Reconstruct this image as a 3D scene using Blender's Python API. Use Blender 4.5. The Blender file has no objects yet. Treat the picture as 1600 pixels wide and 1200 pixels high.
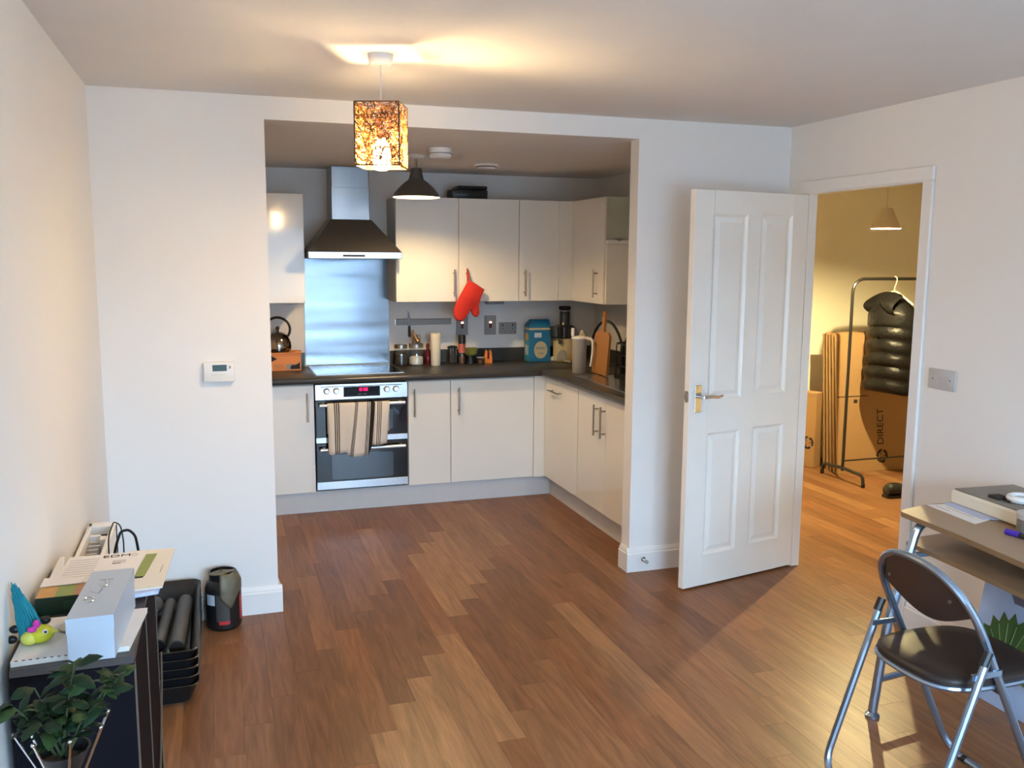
import bpy, bmesh, math, random
from mathutils import Vector, Matrix

random.seed(7)
SC = bpy.context.scene
COL = SC.collection
V = Vector
PI = math.pi

# ---------------------------------------------------------------- camera
F_PX, YAW, PIT, ROL = 1405.17, -0.3189, 0.1389, 0.0065
fw = V((-math.sin(YAW) * math.cos(PIT), math.cos(YAW) * math.cos(PIT), -math.sin(PIT)))
rt = fw.cross(V((0, 0, 1))).normalized()
up = rt.cross(fw)
rt, up = rt * math.cos(ROL) + up * math.sin(ROL), up * math.cos(ROL) - rt * math.sin(ROL)
cd = bpy.data.cameras.new('camera')
cam = bpy.data.objects.new('camera', cd)
COL.objects.link(cam)
cam.matrix_world = Matrix(((rt.x, up.x, -fw.x, -0.2331), (rt.y, up.y, -fw.y, -4.1798), (rt.z, up.z, -fw.z, 1.6485), (0, 0, 0, 1)))
cd.sensor_fit = 'HORIZONTAL'
cd.sensor_width = 36
cd.lens = 36 * F_PX / 1600
cd.clip_start = 0.02
SC.camera = cam

# ---------------------------------------------------------------- world, exposure, daylight
SC.view_settings.view_transform = 'Standard'
SC.view_settings.look = 'None'
SC.view_settings.gamma = 1
SC.view_settings.use_curve_mapping = False
SC.view_settings.exposure = 0.74
W = bpy.data.worlds.new('overcast_sky')
SC.world = W
W.use_nodes = True
wn = W.node_tree
bg = wn.nodes['Background']
bg.inputs[0].default_value = (0.48, 0.73, 1.0, 1)
bg.inputs[1].default_value = 26.0
pl = bpy.data.lights.new('window_portal', 'AREA')
pl.shape = 'RECTANGLE'
pl.size, pl.size_y = 2.1, 2.05
pl.cycles.is_portal = True
po = bpy.data.objects.new('window_portal', pl)
COL.objects.link(po)
po.location = (1.05, -5.72, 1.1)
po.rotation_euler = (PI / 2, 0, 0)      # faces +y, into the room
SC.cycles.use_denoising = True
SC.cycles.max_bounces = 10
SC.cycles.diffuse_bounces = 6
SC.cycles.sample_clamp_indirect = 8
SC.cycles.caustics_reflective = False
SC.cycles.caustics_refractive = False

WARM = (1.0, 0.70, 0.36)
LAMP_MAIN, LAMP_KIT, LAMP_HALL = 470.0, 1000.0, 6000.0     # emission strengths of the three bulbs


# ---------------------------------------------------------------- materials
def mat(name, c, rough=0.5, metal=0.0, c2=None, scale=20, bump=0.0, stretch=None, coat=0.0, trans=0.0,
        emit=0.0, bdist=0.004, ior=1.45, alpha=1.0, spec=0.5, detail=3, aniso=0.0, sss=0.0):
    m = bpy.data.materials.new(name)
    m.use_nodes = True
    nt = m.node_tree
    b = nt.nodes['Principled BSDF']
    tc = nt.nodes.new('ShaderNodeTexCoord')
    mp = nt.nodes.new('ShaderNodeMapping')
    nz = nt.nodes.new('ShaderNodeTexNoise')
    nz.inputs['Scale'].default_value = scale
    nz.inputs['Detail'].default_value = detail
    if stretch:
        mp.inputs['Scale'].default_value = stretch
    nt.links.new(tc.outputs['Object'], mp.inputs[0])
    nt.links.new(mp.outputs[0], nz.inputs['Vector'])
    mx = nt.nodes.new('ShaderNodeMix')
    mx.data_type = 'RGBA'
    c2 = c2 or tuple(x * 0.93 for x in c)
    mx.inputs[6].default_value = (*c, 1)
    mx.inputs[7].default_value = (*c2, 1)
    nt.links.new(nz.outputs['Fac'], mx.inputs[0])
    nt.links.new(mx.outputs[2], b.inputs['Base Color'])
    b.inputs['Roughness'].default_value = rough
    b.inputs['Metallic'].default_value = metal
    b.inputs['IOR'].default_value = ior
    b.inputs['Specular IOR Level'].default_value = spec
    b.inputs['Coat Weight'].default_value = coat
    b.inputs['Coat Roughness'].default_value = 0.04
    b.inputs['Transmission Weight'].default_value = trans
    b.inputs['Alpha'].default_value = alpha
    b.inputs['Anisotropic'].default_value = aniso
    if sss:
        b.inputs['Subsurface Weight'].default_value = sss
    if emit:
        b.inputs['Emission Color'].default_value = (*c, 1)
        b.inputs['Emission Strength'].default_value = emit
    if bump:
        bp = nt.nodes.new('ShaderNodeBump')
        bp.inputs['Strength'].default_value = bump
        bp.inputs['Distance'].default_value = bdist
        nt.links.new(nz.outputs['Fac'], bp.inputs['Height'])
        nt.links.new(bp.outputs[0], b.inputs['Normal'])
    return m


def emitter(name, col, strength):
    m = bpy.data.materials.new(name)
    m.use_nodes = True
    nt = m.node_tree
    nt.nodes.remove(nt.nodes['Principled BSDF'])
    e = nt.nodes.new('ShaderNodeEmission')
    e.inputs[0].default_value = (*col, 1)
    e.inputs[1].default_value = strength
    nt.links.new(e.outputs[0], nt.nodes['Material Output'].inputs[0])
    return m


def thin_glass(name, tint=(1, 1, 1), gloss=0.08, rough=0.02):
    m = bpy.data.materials.new(name)
    m.use_nodes = True
    nt = m.node_tree
    nt.nodes.remove(nt.nodes['Principled BSDF'])
    t = nt.nodes.new('ShaderNodeBsdfTransparent')
    t.inputs[0].default_value = (*tint, 1)
    g = nt.nodes.new('ShaderNodeBsdfGlossy')
    g.inputs['Roughness'].default_value = rough
    x = nt.nodes.new('ShaderNodeMixShader')
    x.inputs[0].default_value = gloss
    nt.links.new(t.outputs[0], x.inputs[1])
    nt.links.new(g.outputs[0], x.inputs[2])
    nt.links.new(x.outputs[0], nt.nodes['Material Output'].inputs[0])
    return m


def translucent(name, col, f=0.5, rough=0.6):
    m = bpy.data.materials.new(name)
    m.use_nodes = True
    nt = m.node_tree
    nt.nodes.remove(nt.nodes['Principled BSDF'])
    d = nt.nodes.new('ShaderNodeBsdfDiffuse')
    d.inputs[0].default_value = (*col, 1)
    t = nt.nodes.new('ShaderNodeBsdfTranslucent')
    t.inputs[0].default_value = (*col, 1)
    x = nt.nodes.new('ShaderNodeMixShader')
    x.inputs[0].default_value = f
    nt.links.new(d.outputs[0], x.inputs[1])
    nt.links.new(t.outputs[0], x.inputs[2])
    nt.links.new(x.outputs[0], nt.nodes['Material Output'].inputs[0])
    return m


def wood_floor(name):
    m = bpy.data.materials.new(name)
    m.use_nodes = True
    nt = m.node_tree
    N, L = nt.nodes.new, nt.links.new
    b = nt.nodes['Principled BSDF']
    oi = N('ShaderNodeObjectInfo')
    tc = N('ShaderNodeTexCoord')
    add = N('ShaderNodeVectorMath'); add.operation = 'MULTIPLY_ADD'
    L(oi.outputs['Random'], add.inputs[0])
    add.inputs[1].default_value = (37, 91, 13)
    L(tc.outputs['Object'], add.inputs[2])
    mp = N('ShaderNodeMapping'); mp.inputs['Scale'].default_value = (1.0, 0.09, 1.0)
    L(add.outputs[0], mp.inputs[0])
    n1 = N('ShaderNodeTexNoise'); n1.inputs['Scale'].default_value = 28; n1.inputs['Detail'].default_value = 4
    n1.inputs['Distortion'].default_value = 1.2
    L(mp.outputs[0], n1.inputs['Vector'])
    mp2 = N('ShaderNodeMapping'); mp2.inputs['Scale'].default_value = (1.0, 0.03, 1.0)
    L(add.outputs[0], mp2.inputs[0])
    n2 = N('ShaderNodeTexNoise'); n2.inputs['Scale'].default_value = 260; n2.inputs['Detail'].default_value = 2
    L(mp2.outputs[0], n2.inputs['Vector'])
    r1 = N('ShaderNodeMapRange'); r1.inputs[1].default_value = 0.3; r1.inputs[2].default_value = 0.7
    r1.inputs[3].default_value = 0.70; r1.inputs[4].default_value = 1.14
    L(n1.outputs['Fac'], r1.inputs[0])
    r2 = N('ShaderNodeMapRange'); r2.inputs[1].default_value = 0.3; r2.inputs[2].default_value = 0.7
    r2.inputs[3].default_value = 0.88; r2.inputs[4].default_value = 1.08
    L(n2.outputs['Fac'], r2.inputs[0])
    mu = N('ShaderNodeMath'); mu.operation = 'MULTIPLY'
    L(r1.outputs[0], mu.inputs[0]); L(r2.outputs[0], mu.inputs[1])
    vm = N('ShaderNodeVectorMath'); vm.operation = 'SCALE'
    L(oi.outputs['Color'], vm.inputs[0]); L(mu.outputs[0], vm.inputs['Scale'])
    L(vm.outputs[0], b.inputs['Base Color'])
    b.inputs['Roughness'].default_value = 0.36
    b.inputs['Specular IOR Level'].default_value = 0.2
    bp = N('ShaderNodeBump'); bp.inputs['Strength'].default_value = 0.06; bp.inputs['Distance'].default_value = 0.002
    L(n2.outputs['Fac'], bp.inputs['Height']); L(bp.outputs[0], b.inputs['Normal'])
    return m


M = dict(
    wall=mat('white_wall_paint', (0.80, 0.785, 0.765), 0.85, scale=6, c2=(0.78, 0.768, 0.75), bump=0.02),
    wall_k=mat('kitchen_wall_paint', (0.74, 0.72, 0.70), 0.85, scale=6, bump=0.02),
    hall=mat('hall_wall_paint', (0.80, 0.77, 0.66), 0.85, scale=6, bump=0.02),
    ceil=mat('ceiling_paint', (0.76, 0.735, 0.715), 0.9, scale=5, bump=0.02),
    trim=mat('white_gloss_paint', (0.82, 0.81, 0.79), 0.35, scale=8),
    door=mat('white_satin_door_paint', (0.88, 0.86, 0.81), 0.32, scale=4),
    cream=mat('cream_gloss_laminate', (0.83, 0.80, 0.73), 0.12, scale=2, coat=0.25),
    carcass=mat('white_carcass', (0.72, 0.70, 0.66), 0.5),
    kick=mat('kickboard_laminate', (0.66, 0.64, 0.62), 0.4),
    worktop=mat('dark_slate_laminate', (0.030, 0.028, 0.026), 0.30, c2=(0.055, 0.050, 0.045), scale=160, bump=0.03),
    steel=mat('brushed_steel', (0.62, 0.63, 0.64), 0.26, 1.0, c2=(0.55, 0.56, 0.58), scale=60, stretch=(0.05, 1, 6)),
    steel_v=mat('brushed_steel_duct', (0.36, 0.375, 0.40), 0.30, 1.0, c2=(0.22, 0.235, 0.25), scale=9, stretch=(1, 1, .12)),
    hoodsteel=mat('hood_canopy_steel', (0.30, 0.29, 0.28), 0.36, 1.0, c2=(0.24, 0.235, 0.23), scale=9),
    splash=mat('wavy_steel_sheet', (0.24, 0.255, 0.28), 0.20, 1.0, c2=(0.175, 0.19, 0.215), scale=6, stretch=(0.16, 1, 1), bump=1.0, bdist=.010, detail=1),  # darker tone and bump stretched into bands that imitate window reflections
    satin=mat('satin_nickel', (0.42, 0.39, 0.35), 0.35, 1.0),
    chrome=mat('chrome', (0.75, 0.75, 0.75), 0.10, 1.0),
    alu=mat('white_aluminium', (0.82, 0.83, 0.84), 0.35, 0.6),
    blackglass=mat('black_glass', (0.008, 0.009, 0.012), 0.05, coat=0.3),
    ovenglass=mat('oven_door_glass', (0.030, 0.048, 0.070), 0.07, coat=0.6, spec=0.7),
    black=mat('black_plastic', (0.012, 0.012, 0.013), 0.38),
    blackwood=mat('black_ash_veneer', (0.005, 0.0045, 0.007), 0.6, c2=(0.008, 0.007, 0.010), scale=40, spec=0.06),
    edgebrown=mat('worn_chipboard_edge', (0.11, 0.075, 0.055), 0.6),
    greytop=mat('dark_grey_top', (0.060, 0.052, 0.050), 0.35),
    charcoal=mat('charcoal_metal', (0.060, 0.056, 0.052), 0.5),
    whitein=mat('white_enamel', (0.85, 0.84, 0.80), 0.4),
    white=mat('white_plastic', (0.80, 0.79, 0.77), 0.4),
    grey=mat('grey_plastic', (0.30, 0.30, 0.29), 0.45),
    lightgrey=mat('light_grey_plate', (0.52, 0.50, 0.49), 0.45),
    socket=mat('steel_plate', (0.30, 0.29, 0.285), 0.6, 0.3),
    orange=mat('orange_card', (0.85, 0.30, 0.08), 0.6, c2=(0.75, 0.26, 0.08)),
    orange_p=mat('orange_plastic', (0.85, 0.24, 0.02), 0.4),
    card=mat('brown_cardboard', (0.36, 0.21, 0.095), 0.85, c2=(0.32, 0.185, 0.085), scale=60, bump=0.05),
    cardedge=mat('cardboard_edge', (0.45, 0.29, 0.14), 0.9, scale=200, c2=(0.25, 0.14, 0.07)),
    ink=mat('dark_print', (0.020, 0.017, 0.016), 0.8),
    inkgrey=mat('grey_print', (0.34, 0.31, 0.30), 0.8),
    paper=mat('white_paper', (0.76, 0.73, 0.71), 0.8, scale=9),
    paper2=mat('cream_paper', (0.72, 0.68, 0.60), 0.8, scale=9),
    paperblue=mat('blue_printed_paper', (0.36, 0.42, 0.66), 0.75, c2=(0.62, 0.66, 0.8), scale=70),
    green=mat('dark_green_card', (0.012, 0.045, 0.030), 0.4),
    leafgreen=mat('leaf_print', (0.16, 0.26, 0.05), 0.5, c2=(0.30, 0.30, 0.07), scale=22),
    amberprint=mat('amber_print', (0.48, 0.22, 0.05), 0.5, c2=(0.62, 0.36, 0.10), scale=26),
    brownprint=mat('brown_print', (0.34, 0.15, 0.07), 0.5, c2=(0.42, 0.22, 0.10), scale=26),
    darkprint=mat('dark_magazine', (0.05, 0.035, 0.05), 0.4, c2=(0.12, 0.05, 0.035), scale=24),
    silverbox=mat('pearl_white_card', (0.44, 0.50, 0.58), 0.35, c2=(0.40, 0.46, 0.53), scale=8),
    red=mat('red_cotton', (0.62, 0.030, 0.018), 0.8, c2=(0.50, 0.022, 0.014), scale=60, bump=0.25),
    redglass=mat('dark_red_glass', (0.10, 0.006, 0.010), 0.15),
    redprint=mat('red_print', (0.5, 0.03, 0.03), 0.5),
    redlamp=emitter('red_neon', (1.0, 0.10, 0.05), 2.2),
    redlcd=emitter('red_display', (1.0, 0.01, 0.10), 2.6),
    neonhot=emitter('neon_glow', (1.0, 0.55, 0.35), 3.0),
    redrocker=mat('red_rocker', (0.11, 0.006, 0.02), 0.3),
    lcd=mat('thermostat_lcd', (0.035, 0.075, 0.085), 0.25, c2=(0.05, 0.1, 0.11)),
    towel=mat('cream_tea_towel', (0.80, 0.70, 0.58), 0.95, c2=(0.72, 0.63, 0.52), scale=220, bump=0.15),
    towelstripe=mat('black_towel_stripe', (0.018, 0.016, 0.016), 0.95, scale=220, bump=0.1),
    blue=mat('blue_carton', (0.015, 0.13, 0.27), 0.5, c2=(0.02, 0.18, 0.33), scale=14),
    teal=mat('teal_carton_side', (0.04, 0.26, 0.36), 0.5),
    cartoncream=mat('carton_cream', (0.55, 0.47, 0.28), 0.6),
    wood=mat('beech_board', (0.42, 0.20, 0.065), 0.5, c2=(0.33, 0.15, 0.05), scale=18, stretch=(1, 6, 0.6)),
    deskwood=mat('beech_effect_board', (0.36, 0.25, 0.155), 0.45, c2=(0.32, 0.22, 0.135), scale=60, stretch=(1, 0.15, 1)),
    deskedge=mat('beech_edge', (0.26, 0.165, 0.085), 0.5),
    frame=mat('sky_tinted_steel_tube', (0.34, 0.42, 0.53), 0.22, 0.9),  # blue of the reflected sky is mixed into the tube colour
    vinyl=mat('dark_brown_vinyl', (0.024, 0.016, 0.014), 0.42, c2=(0.032, 0.022, 0.018), scale=120, bump=0.08, spec=0.3),
    backvinyl=mat('brown_moulded_back', (0.055, 0.034, 0.028), 0.42),
    jarglass=thin_glass('jar_glass', (0.93, 0.95, 0.94), 0.10, 0.03),
    smoke=mat('smoky_plastic', (0.05, 0.05, 0.055), 0.12, trans=0.35),
    frosted=mat('frosted_plastic', (0.48, 0.46, 0.42), 0.3, trans=0.35, ior=1.2),
    flour=mat('white_sugar', (0.75, 0.73, 0.68), 0.9, scale=200),
    coffee=mat('dark_tea_leaves', (0.025, 0.020, 0.018), 0.9, scale=150, c2=(0.06, 0.05, 0.04), bump=0.4),
    kettle=mat('polished_kettle_steel', (0.36, 0.31, 0.26), 0.10, 1.0),
    bronze=mat('bronze_figure', (0.42, 0.22, 0.09), 0.3, 0.8),
    roll=mat('cream_kitchen_roll', (0.80, 0.74, 0.58), 0.9, scale=80, bump=0.05),
    pepper=mat('red_spice_label', (0.55, 0.10, 0.06), 0.6, c2=(0.65, 0.18, 0.12), scale=80),
    olive=mat('olive_bowl', (0.34, 0.31, 0.06), 0.4),
    spice=mat('brown_spice', (0.20, 0.09, 0.05), 0.8),
    terracotta=mat('brown_scraps', (0.16, 0.06, 0.04), 0.9),
    leaf=mat('plant_leaf', (0.016, 0.034, 0.014), 0.5, c2=(0.011, 0.024, 0.011), scale=30, spec=.2),
    leafl=mat('plant_leaf_light', (0.034, 0.066, 0.02), 0.5, c2=(0.026, 0.05, 0.016), scale=30, spec=.2),
    stem=mat('plant_stem', (0.05, 0.07, 0.03), 0.6),
    hair=mat('teal_fur', (0.01, 0.24, 0.30), 0.8, c2=(0.008, 0.19, 0.25), scale=120),
    yellow=mat('yellow_rubber', (0.62, 0.62, 0.03), 0.5),
    yellowl=mat('pale_yellow_rubber', (0.70, 0.68, 0.12), 0.5),
    pink=mat('magenta_bow', (0.62, 0.04, 0.36), 0.6),
    jacket=mat('black_nylon', (0.005, 0.0045, 0.005), 0.42, scale=18, c2=(0.008, 0.0075, 0.008), bump=1.0, bdist=.008, spec=0.3),
    hanger=mat('pale_green_plastic', (0.62, 0.66, 0.50), 0.4),
    rack=mat('black_rack_tube', (0.016, 0.014, 0.013), 0.3),
    hallshade=mat('pale_hall_shade', (0.50, 0.42, 0.30), 0.6),
    bag=mat('pale_blue_bag', (0.46, 0.60, 0.82), 0.35, c2=(0.26, 0.33, 0.50), scale=6),
    bagdark=mat('grey_blue_bag_dark', (0.12, 0.13, 0.18), 0.4),
    palm=mat('palm_print', (0.030, 0.075, 0.016), 0.5, c2=(0.045, 0.10, 0.02), scale=20),
    palmrib=mat('palm_rib_print', (0.10, 0.17, 0.05), 0.5),
    tub=mat('cream_tub', (0.76, 0.70, 0.57), 0.5),
    tubtop=mat('brown_grey_lid', (0.16, 0.14, 0.125), 0.5, c2=(0.24, 0.22, 0.19), scale=24),
    purple=mat('purple_plastic', (0.05, 0.02, 0.40), 0.4),
    label=mat('pale_label', (0.55, 0.62, 0.68), 0.6),
    foil=mat('torn_foil_seal', (0.17, 0.15, 0.10), 0.5, 0.25, c2=(0.12, 0.105, 0.07), scale=30, bump=0.6),
    soil=mat('floor_base', (0.10, 0.06, 0.035), 0.7),
    wicker=translucent('rattan_strand', (0.60, 0.30, 0.075), 0.55),
    wickerd=mat('dark_rattan', (0.12, 0.055, 0.022), 0.7),
    glass=thin_glass('window_glass'),
    shelfglass=thin_glass('green_shelf_glass', (0.93, 0.96, 0.93), 0.10, 0.05),
    bulb_main=emitter('main_bulb_glow', WARM, LAMP_MAIN),
    bulb_kit=emitter('kitchen_bulb_glow', WARM, LAMP_KIT),
    bulb_hall=emitter('hall_bulb_glow', (1.0, 0.80, 0.38), LAMP_HALL),
    ground=mat('outside_ground', (0.20, 0.21, 0.20), 0.9, scale=0.5),
    hallwhite=mat('pale_lamp_cord', (0.55, 0.48, 0.36), 0.8),
    knifesteel=mat('dull_knife_steel', (0.16, 0.16, 0.165), 0.4, 0.8),
    greenlabel=mat('green_label', (0.02, 0.075, 0.05), 0.5),
    render_grey=mat('grey_sky_block', (0.34, 0.36, 0.38), 0.9, scale=.4),
    displayblack=mat('black_display_panel', (0.006, 0.006, 0.008), 0.35, spec=0.15),
    bounce_balcony=mat('grey_bounce_slab', (0.32, 0.32, 0.32), 0.9),
    plank=wood_floor('oiled_oak_planks'),
)


# ---------------------------------------------------------------- mesh helpers
class MB:
    """collects shapes into one bmesh, in world coordinates (or the thing's own when local=True)"""

    def __init__(s):
        s.bm = bmesh.new()

    def box(s, x0, x1, y0, y1, z0, z1, bev=0.0, seg=1, mtx=None):
        r = bmesh.ops.create_cube(s.bm, size=1)
        vs = r['verts']
        for v in vs:
            v.co = V(((x0 + x1) / 2 + v.co.x * (x1 - x0), (y0 + y1) / 2 + v.co.y * (y1 - y0), (z0 + z1) / 2 + v.co.z * (z1 - z0)))
        if bev:
            es = list({e for v in vs for e in v.link_edges})
            r2 = bmesh.ops.bevel(s.bm, geom=es, offset=bev, segments=seg, affect='EDGES', profile=0.5)
            vs = list({v for f in r2['faces'] for v in f.verts} | {v for v in vs if v.is_valid})
        if mtx:
            for v in vs:
                v.co = mtx @ v.co
        return s

    def loft(s, rings, closed=False, caps=True):
        n = len(rings[0])
        R = [[s.bm.verts.new(p) for p in ring] for ring in rings]
        m = len(R)
        for i in range(m if closed else m - 1):
            a, b = R[i], R[(i + 1) % m]
            for j in range(n):
                s.bm.faces.new((a[j], a[(j + 1) % n], b[(j + 1) % n], b[j]))
        if caps and not closed:
            s.bm.faces.new(R[0][::-1])
            s.bm.faces.new(R[-1])
        return s

    def tube(s, pts, r, n=8, closed=False, r1=None):
        pts = [V(p) for p in pts]
        m = len(pts)
        T = []
        for i in range(m):
            a = pts[(i - 1) % m] if (closed or i > 0) else pts[i]
            b = pts[(i + 1) % m] if (closed or i < m - 1) else pts[i]
            T.append((b - a).normalized())
        ref = V((0, 0, 1)) if abs(T[0].z) < 0.9 else V((1, 0, 0))
        u = (ref - T[0] * ref.dot(T[0])).normalized()
        rings = []
        for i in range(m):
            u = (u - T[i] * u.dot(T[i])).normalized()
            w = T[i].cross(u)
            rr = r if r1 is None else r + (r1 - r) * i / (m - 1)
            rings.append([pts[i] + (u * math.cos(k * 2 * PI / n) + w * math.sin(k * 2 * PI / n)) * rr for k in range(n)])
        return s.loft(rings, closed)

    def cyl(s, p0, p1, r, n=16, r1=None):
        return s.tube([p0, p1], r, n, r1=r1)

    def lathe(s, prof, c, n=24, caps=True, sx=1, sy=1):
        rings = [[V((c[0] + p[0] * sx * math.cos(k * 2 * PI / n), c[1] + p[0] * sy * math.sin(k * 2 * PI / n), c[2] + p[1])) for k in range(n)] for p in prof]
        return s.loft(rings, False, caps)

    def prism(s, poly, d, origin=(0, 0, 0), ux=(1, 0, 0), uy=(0, 0, 1)):
        """polygon in the plane (ux, uy) from origin, extruded by the vector d"""
        o, ux, uy, d = V(origin), V(ux), V(uy), V(d)
        a = [s.bm.verts.new(o + ux * p[0] + uy * p[1]) for p in poly]
        b = [s.bm.verts.new(v.co + d) for v in a]
        n = len(a)
        s.bm.faces.new(a[::-1])
        s.bm.faces.new(b)
        for i in range(n):
            s.bm.faces.new((a[i], a[(i + 1) % n], b[(i + 1) % n], b[i]))
        return s

    def ball(s, c, rx, ry=None, rz=None, u=12, v=8, mtx=None):
        ry, rz = ry or rx, rz or rx
        r = bmesh.ops.create_uvsphere(s.bm, u_segments=u, v_segments=v, radius=1)
        for q in r['verts']:
            p = V((q.co.x * rx, q.co.y * ry, q.co.z * rz))
            q.co = (mtx @ p if mtx else p) + V(c)
        return s

    def grid(s, fn, nu, nv, close_u=False):
        R = [[s.bm.verts.new(fn(i / nu, j / nv)) for j in range(nv + 1)] for i in range(nu + (0 if close_u else 1))]
        for i in range(nu):
            for j in range(nv):
                a, b = R[i], R[(i + 1) % len(R)]
                s.bm.faces.new((a[j], b[j], b[j + 1], a[j + 1]))
        return s

    def text(s, body, size, mtx, ext=0.0004):
        cu = bpy.data.curves.new('t', 'FONT')
        cu.body, cu.size, cu.extrude = body, size, ext
        cu.align_x, cu.align_y = 'CENTER', 'CENTER'
        o = bpy.data.objects.new('t', cu)
        COL.objects.link(o)
        me = bpy.data.meshes.new_from_object(o.evaluated_get(bpy.context.evaluated_depsgraph_get()))
        me.transform(mtx)
        s.bm.from_mesh(me)
        bpy.data.objects.remove(o)
        bpy.data.curves.remove(cu)
        bpy.data.meshes.remove(me)
        return s

    def mesh(s, name, off=None, smooth=True, angle=35):
        bmesh.ops.recalc_face_normals(s.bm, faces=s.bm.faces)
        me = bpy.data.meshes.new(name)
        if off:
            bmesh.ops.translate(s.bm, verts=s.bm.verts, vec=-V(off))
        s.bm.to_mesh(me)
        s.bm.free()
        if smooth:
            me.polygons.foreach_set('use_smooth', [True] * len(me.polygons))
            me.set_sharp_from_angle(angle=math.radians(angle))
        return me


ORG = {}


def tag(o, label=None, cat=None, group=None, kind=None):
    if label: o['label'] = label
    if cat: o['category'] = cat
    if group: o['group'] = group
    if kind: o['kind'] = kind
    return o


def thing(name, label, cat, loc=(0, 0, 0), rz=0.0, group=None):
    o = bpy.data.objects.new(name, None)
    o.empty_display_size = 0.05
    COL.objects.link(o)
    o.location = loc
    o.rotation_euler = (0, 0, rz)
    ORG[o.name] = V(loc)
    return tag(o, label, cat, group)


def part(name, mb, m, parent, local=False, label=None, kind=None, smooth=True, angle=35):
    me = mb.mesh(name, None if local else ORG[parent.name], smooth, angle)
    o = bpy.data.objects.new(name, me)
    COL.objects.link(o)
    me.materials.append(M[m] if isinstance(m, str) else m)
    o.parent = parent
    ORG[o.name] = ORG[parent.name]
    return tag(o, label, kind=kind)


def single(name, mb, m, label, cat, loc=(0, 0, 0), group=None):
    """a thing that is one mesh; shapes in world coordinates"""
    me = mb.mesh(name, loc)
    o = bpy.data.objects.new(name, me)
    COL.objects.link(o)
    me.materials.append(M[m])
    o.location = loc
    ORG[o.name] = V(loc)
    return tag(o, label, cat, group)


def struct(name, mb, m, smooth=False):
    me = mb.mesh(name, None, smooth)
    o = bpy.data.objects.new(name, me)
    COL.objects.link(o)
    me.materials.append(M[m])
    ORG[o.name] = V((0, 0, 0))
    return tag(o, kind='structure')


def rounded(pts, rad, closed=False, n=6):
    """polyline with rounded corners"""
    pts = [V(p) for p in pts]
    out = []
    m = len(pts)
    for i in range(m):
        if not closed and i in (0, m - 1):
            out.append(pts[i]); continue
        p, a, b = pts[i], pts[(i - 1) % m], pts[(i + 1) % m]
        d = min(rad, (a - p).length * 0.45, (b - p).length * 0.45)
        q0, q1 = p + (a - p).normalized() * d, p + (b - p).normalized() * d
        for k in range(n + 1):
            t = k / n
            out.append(q0 * (1 - t) ** 2 + p * 2 * t * (1 - t) + q1 * t * t)
    return out


def rrect(w, h, r, n=4):
    out = []
    for cx, cy, a0 in ((w / 2 - r, h / 2 - r, 0), (-w / 2 + r, h / 2 - r, PI / 2), (-w / 2 + r, -h / 2 + r, PI), (w / 2 - r, -h / 2 + r, 1.5 * PI)):
        for k in range(n + 1):
            a = a0 + k * PI / 2 / n
            out.append((cx + r * math.cos(a), cy + r * math.sin(a)))
    return out


# ---------------------------------------------------------------- measures
XL, XR, H, HO = -0.7053, 2.693, 2.3406, 2.2418
XB, JT = 1.807, 0.093                  # right jamb of the kitchen opening, its thickness
KB, KR, KL = 2.17, 2.53, -0.26         # kitchen back / right / left wall faces
FB, FR = 1.575, 1.908                  # base cabinet fronts: back run (y), right run (x)
WT = 0.893                             # worktop height
YH, YN = -0.183, -0.971                # door jambs in the right wall
RY = -5.6                              # rear wall face
PT = 0.045                             # partition thickness towards the hall
HY, HX = 2.09, 6.2                     # hall back and right wall faces

# ---------------------------------------------------------------- setting
floor = struct('floor', MB().box(-0.9, HX + .1, RY - .1, KB + .1, -0.12, -0.0135), 'soil')
PAL = [(0.244, 0.110, 0.050), (0.214, 0.094, 0.042), (0.260, 0.121, 0.055), (0.227, 0.103, 0.046), (0.205, 0.090, 0.041), (0.249, 0.117, 0.053), (0.234, 0.101, 0.044)]
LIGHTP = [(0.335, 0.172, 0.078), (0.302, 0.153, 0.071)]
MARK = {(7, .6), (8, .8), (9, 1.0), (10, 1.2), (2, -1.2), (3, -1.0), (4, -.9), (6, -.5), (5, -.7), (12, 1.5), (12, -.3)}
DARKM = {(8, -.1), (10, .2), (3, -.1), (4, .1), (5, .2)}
PW, PLN = 0.1032, 0.925
shared = {}


def plank_mesh(l):
    k = round(l, 3)
    if k not in shared:
        shared[k] = MB().box(-PW / 2 + .0001, PW / 2 - .0001, -l / 2 + .0001, l / 2 - .0001, -0.012, 0, 0.0005).mesh('plank', None, False)
        shared[k].materials.append(M['plank'])
    return shared[k]


def lay(x, y0, y1, seen):
    if y1 - y0 < 0.02: return
    me = plank_mesh(y1 - y0)
    o = bpy.data.objects.new('plank', me)
    COL.objects.link(o)
    o.parent = floor
    o.location = (x, (y0 + y1) / 2, 0)
    c = random.choice(PAL)
    kk = math.floor((x - 0.016) / PW)
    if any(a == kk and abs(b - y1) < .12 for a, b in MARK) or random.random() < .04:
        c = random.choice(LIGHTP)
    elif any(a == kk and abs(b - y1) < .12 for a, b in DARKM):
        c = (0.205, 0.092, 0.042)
    f = random.uniform(0.90, 1.10)
    o.color = (c[0] * f, c[1] * f, c[2] * f, 1)


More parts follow.
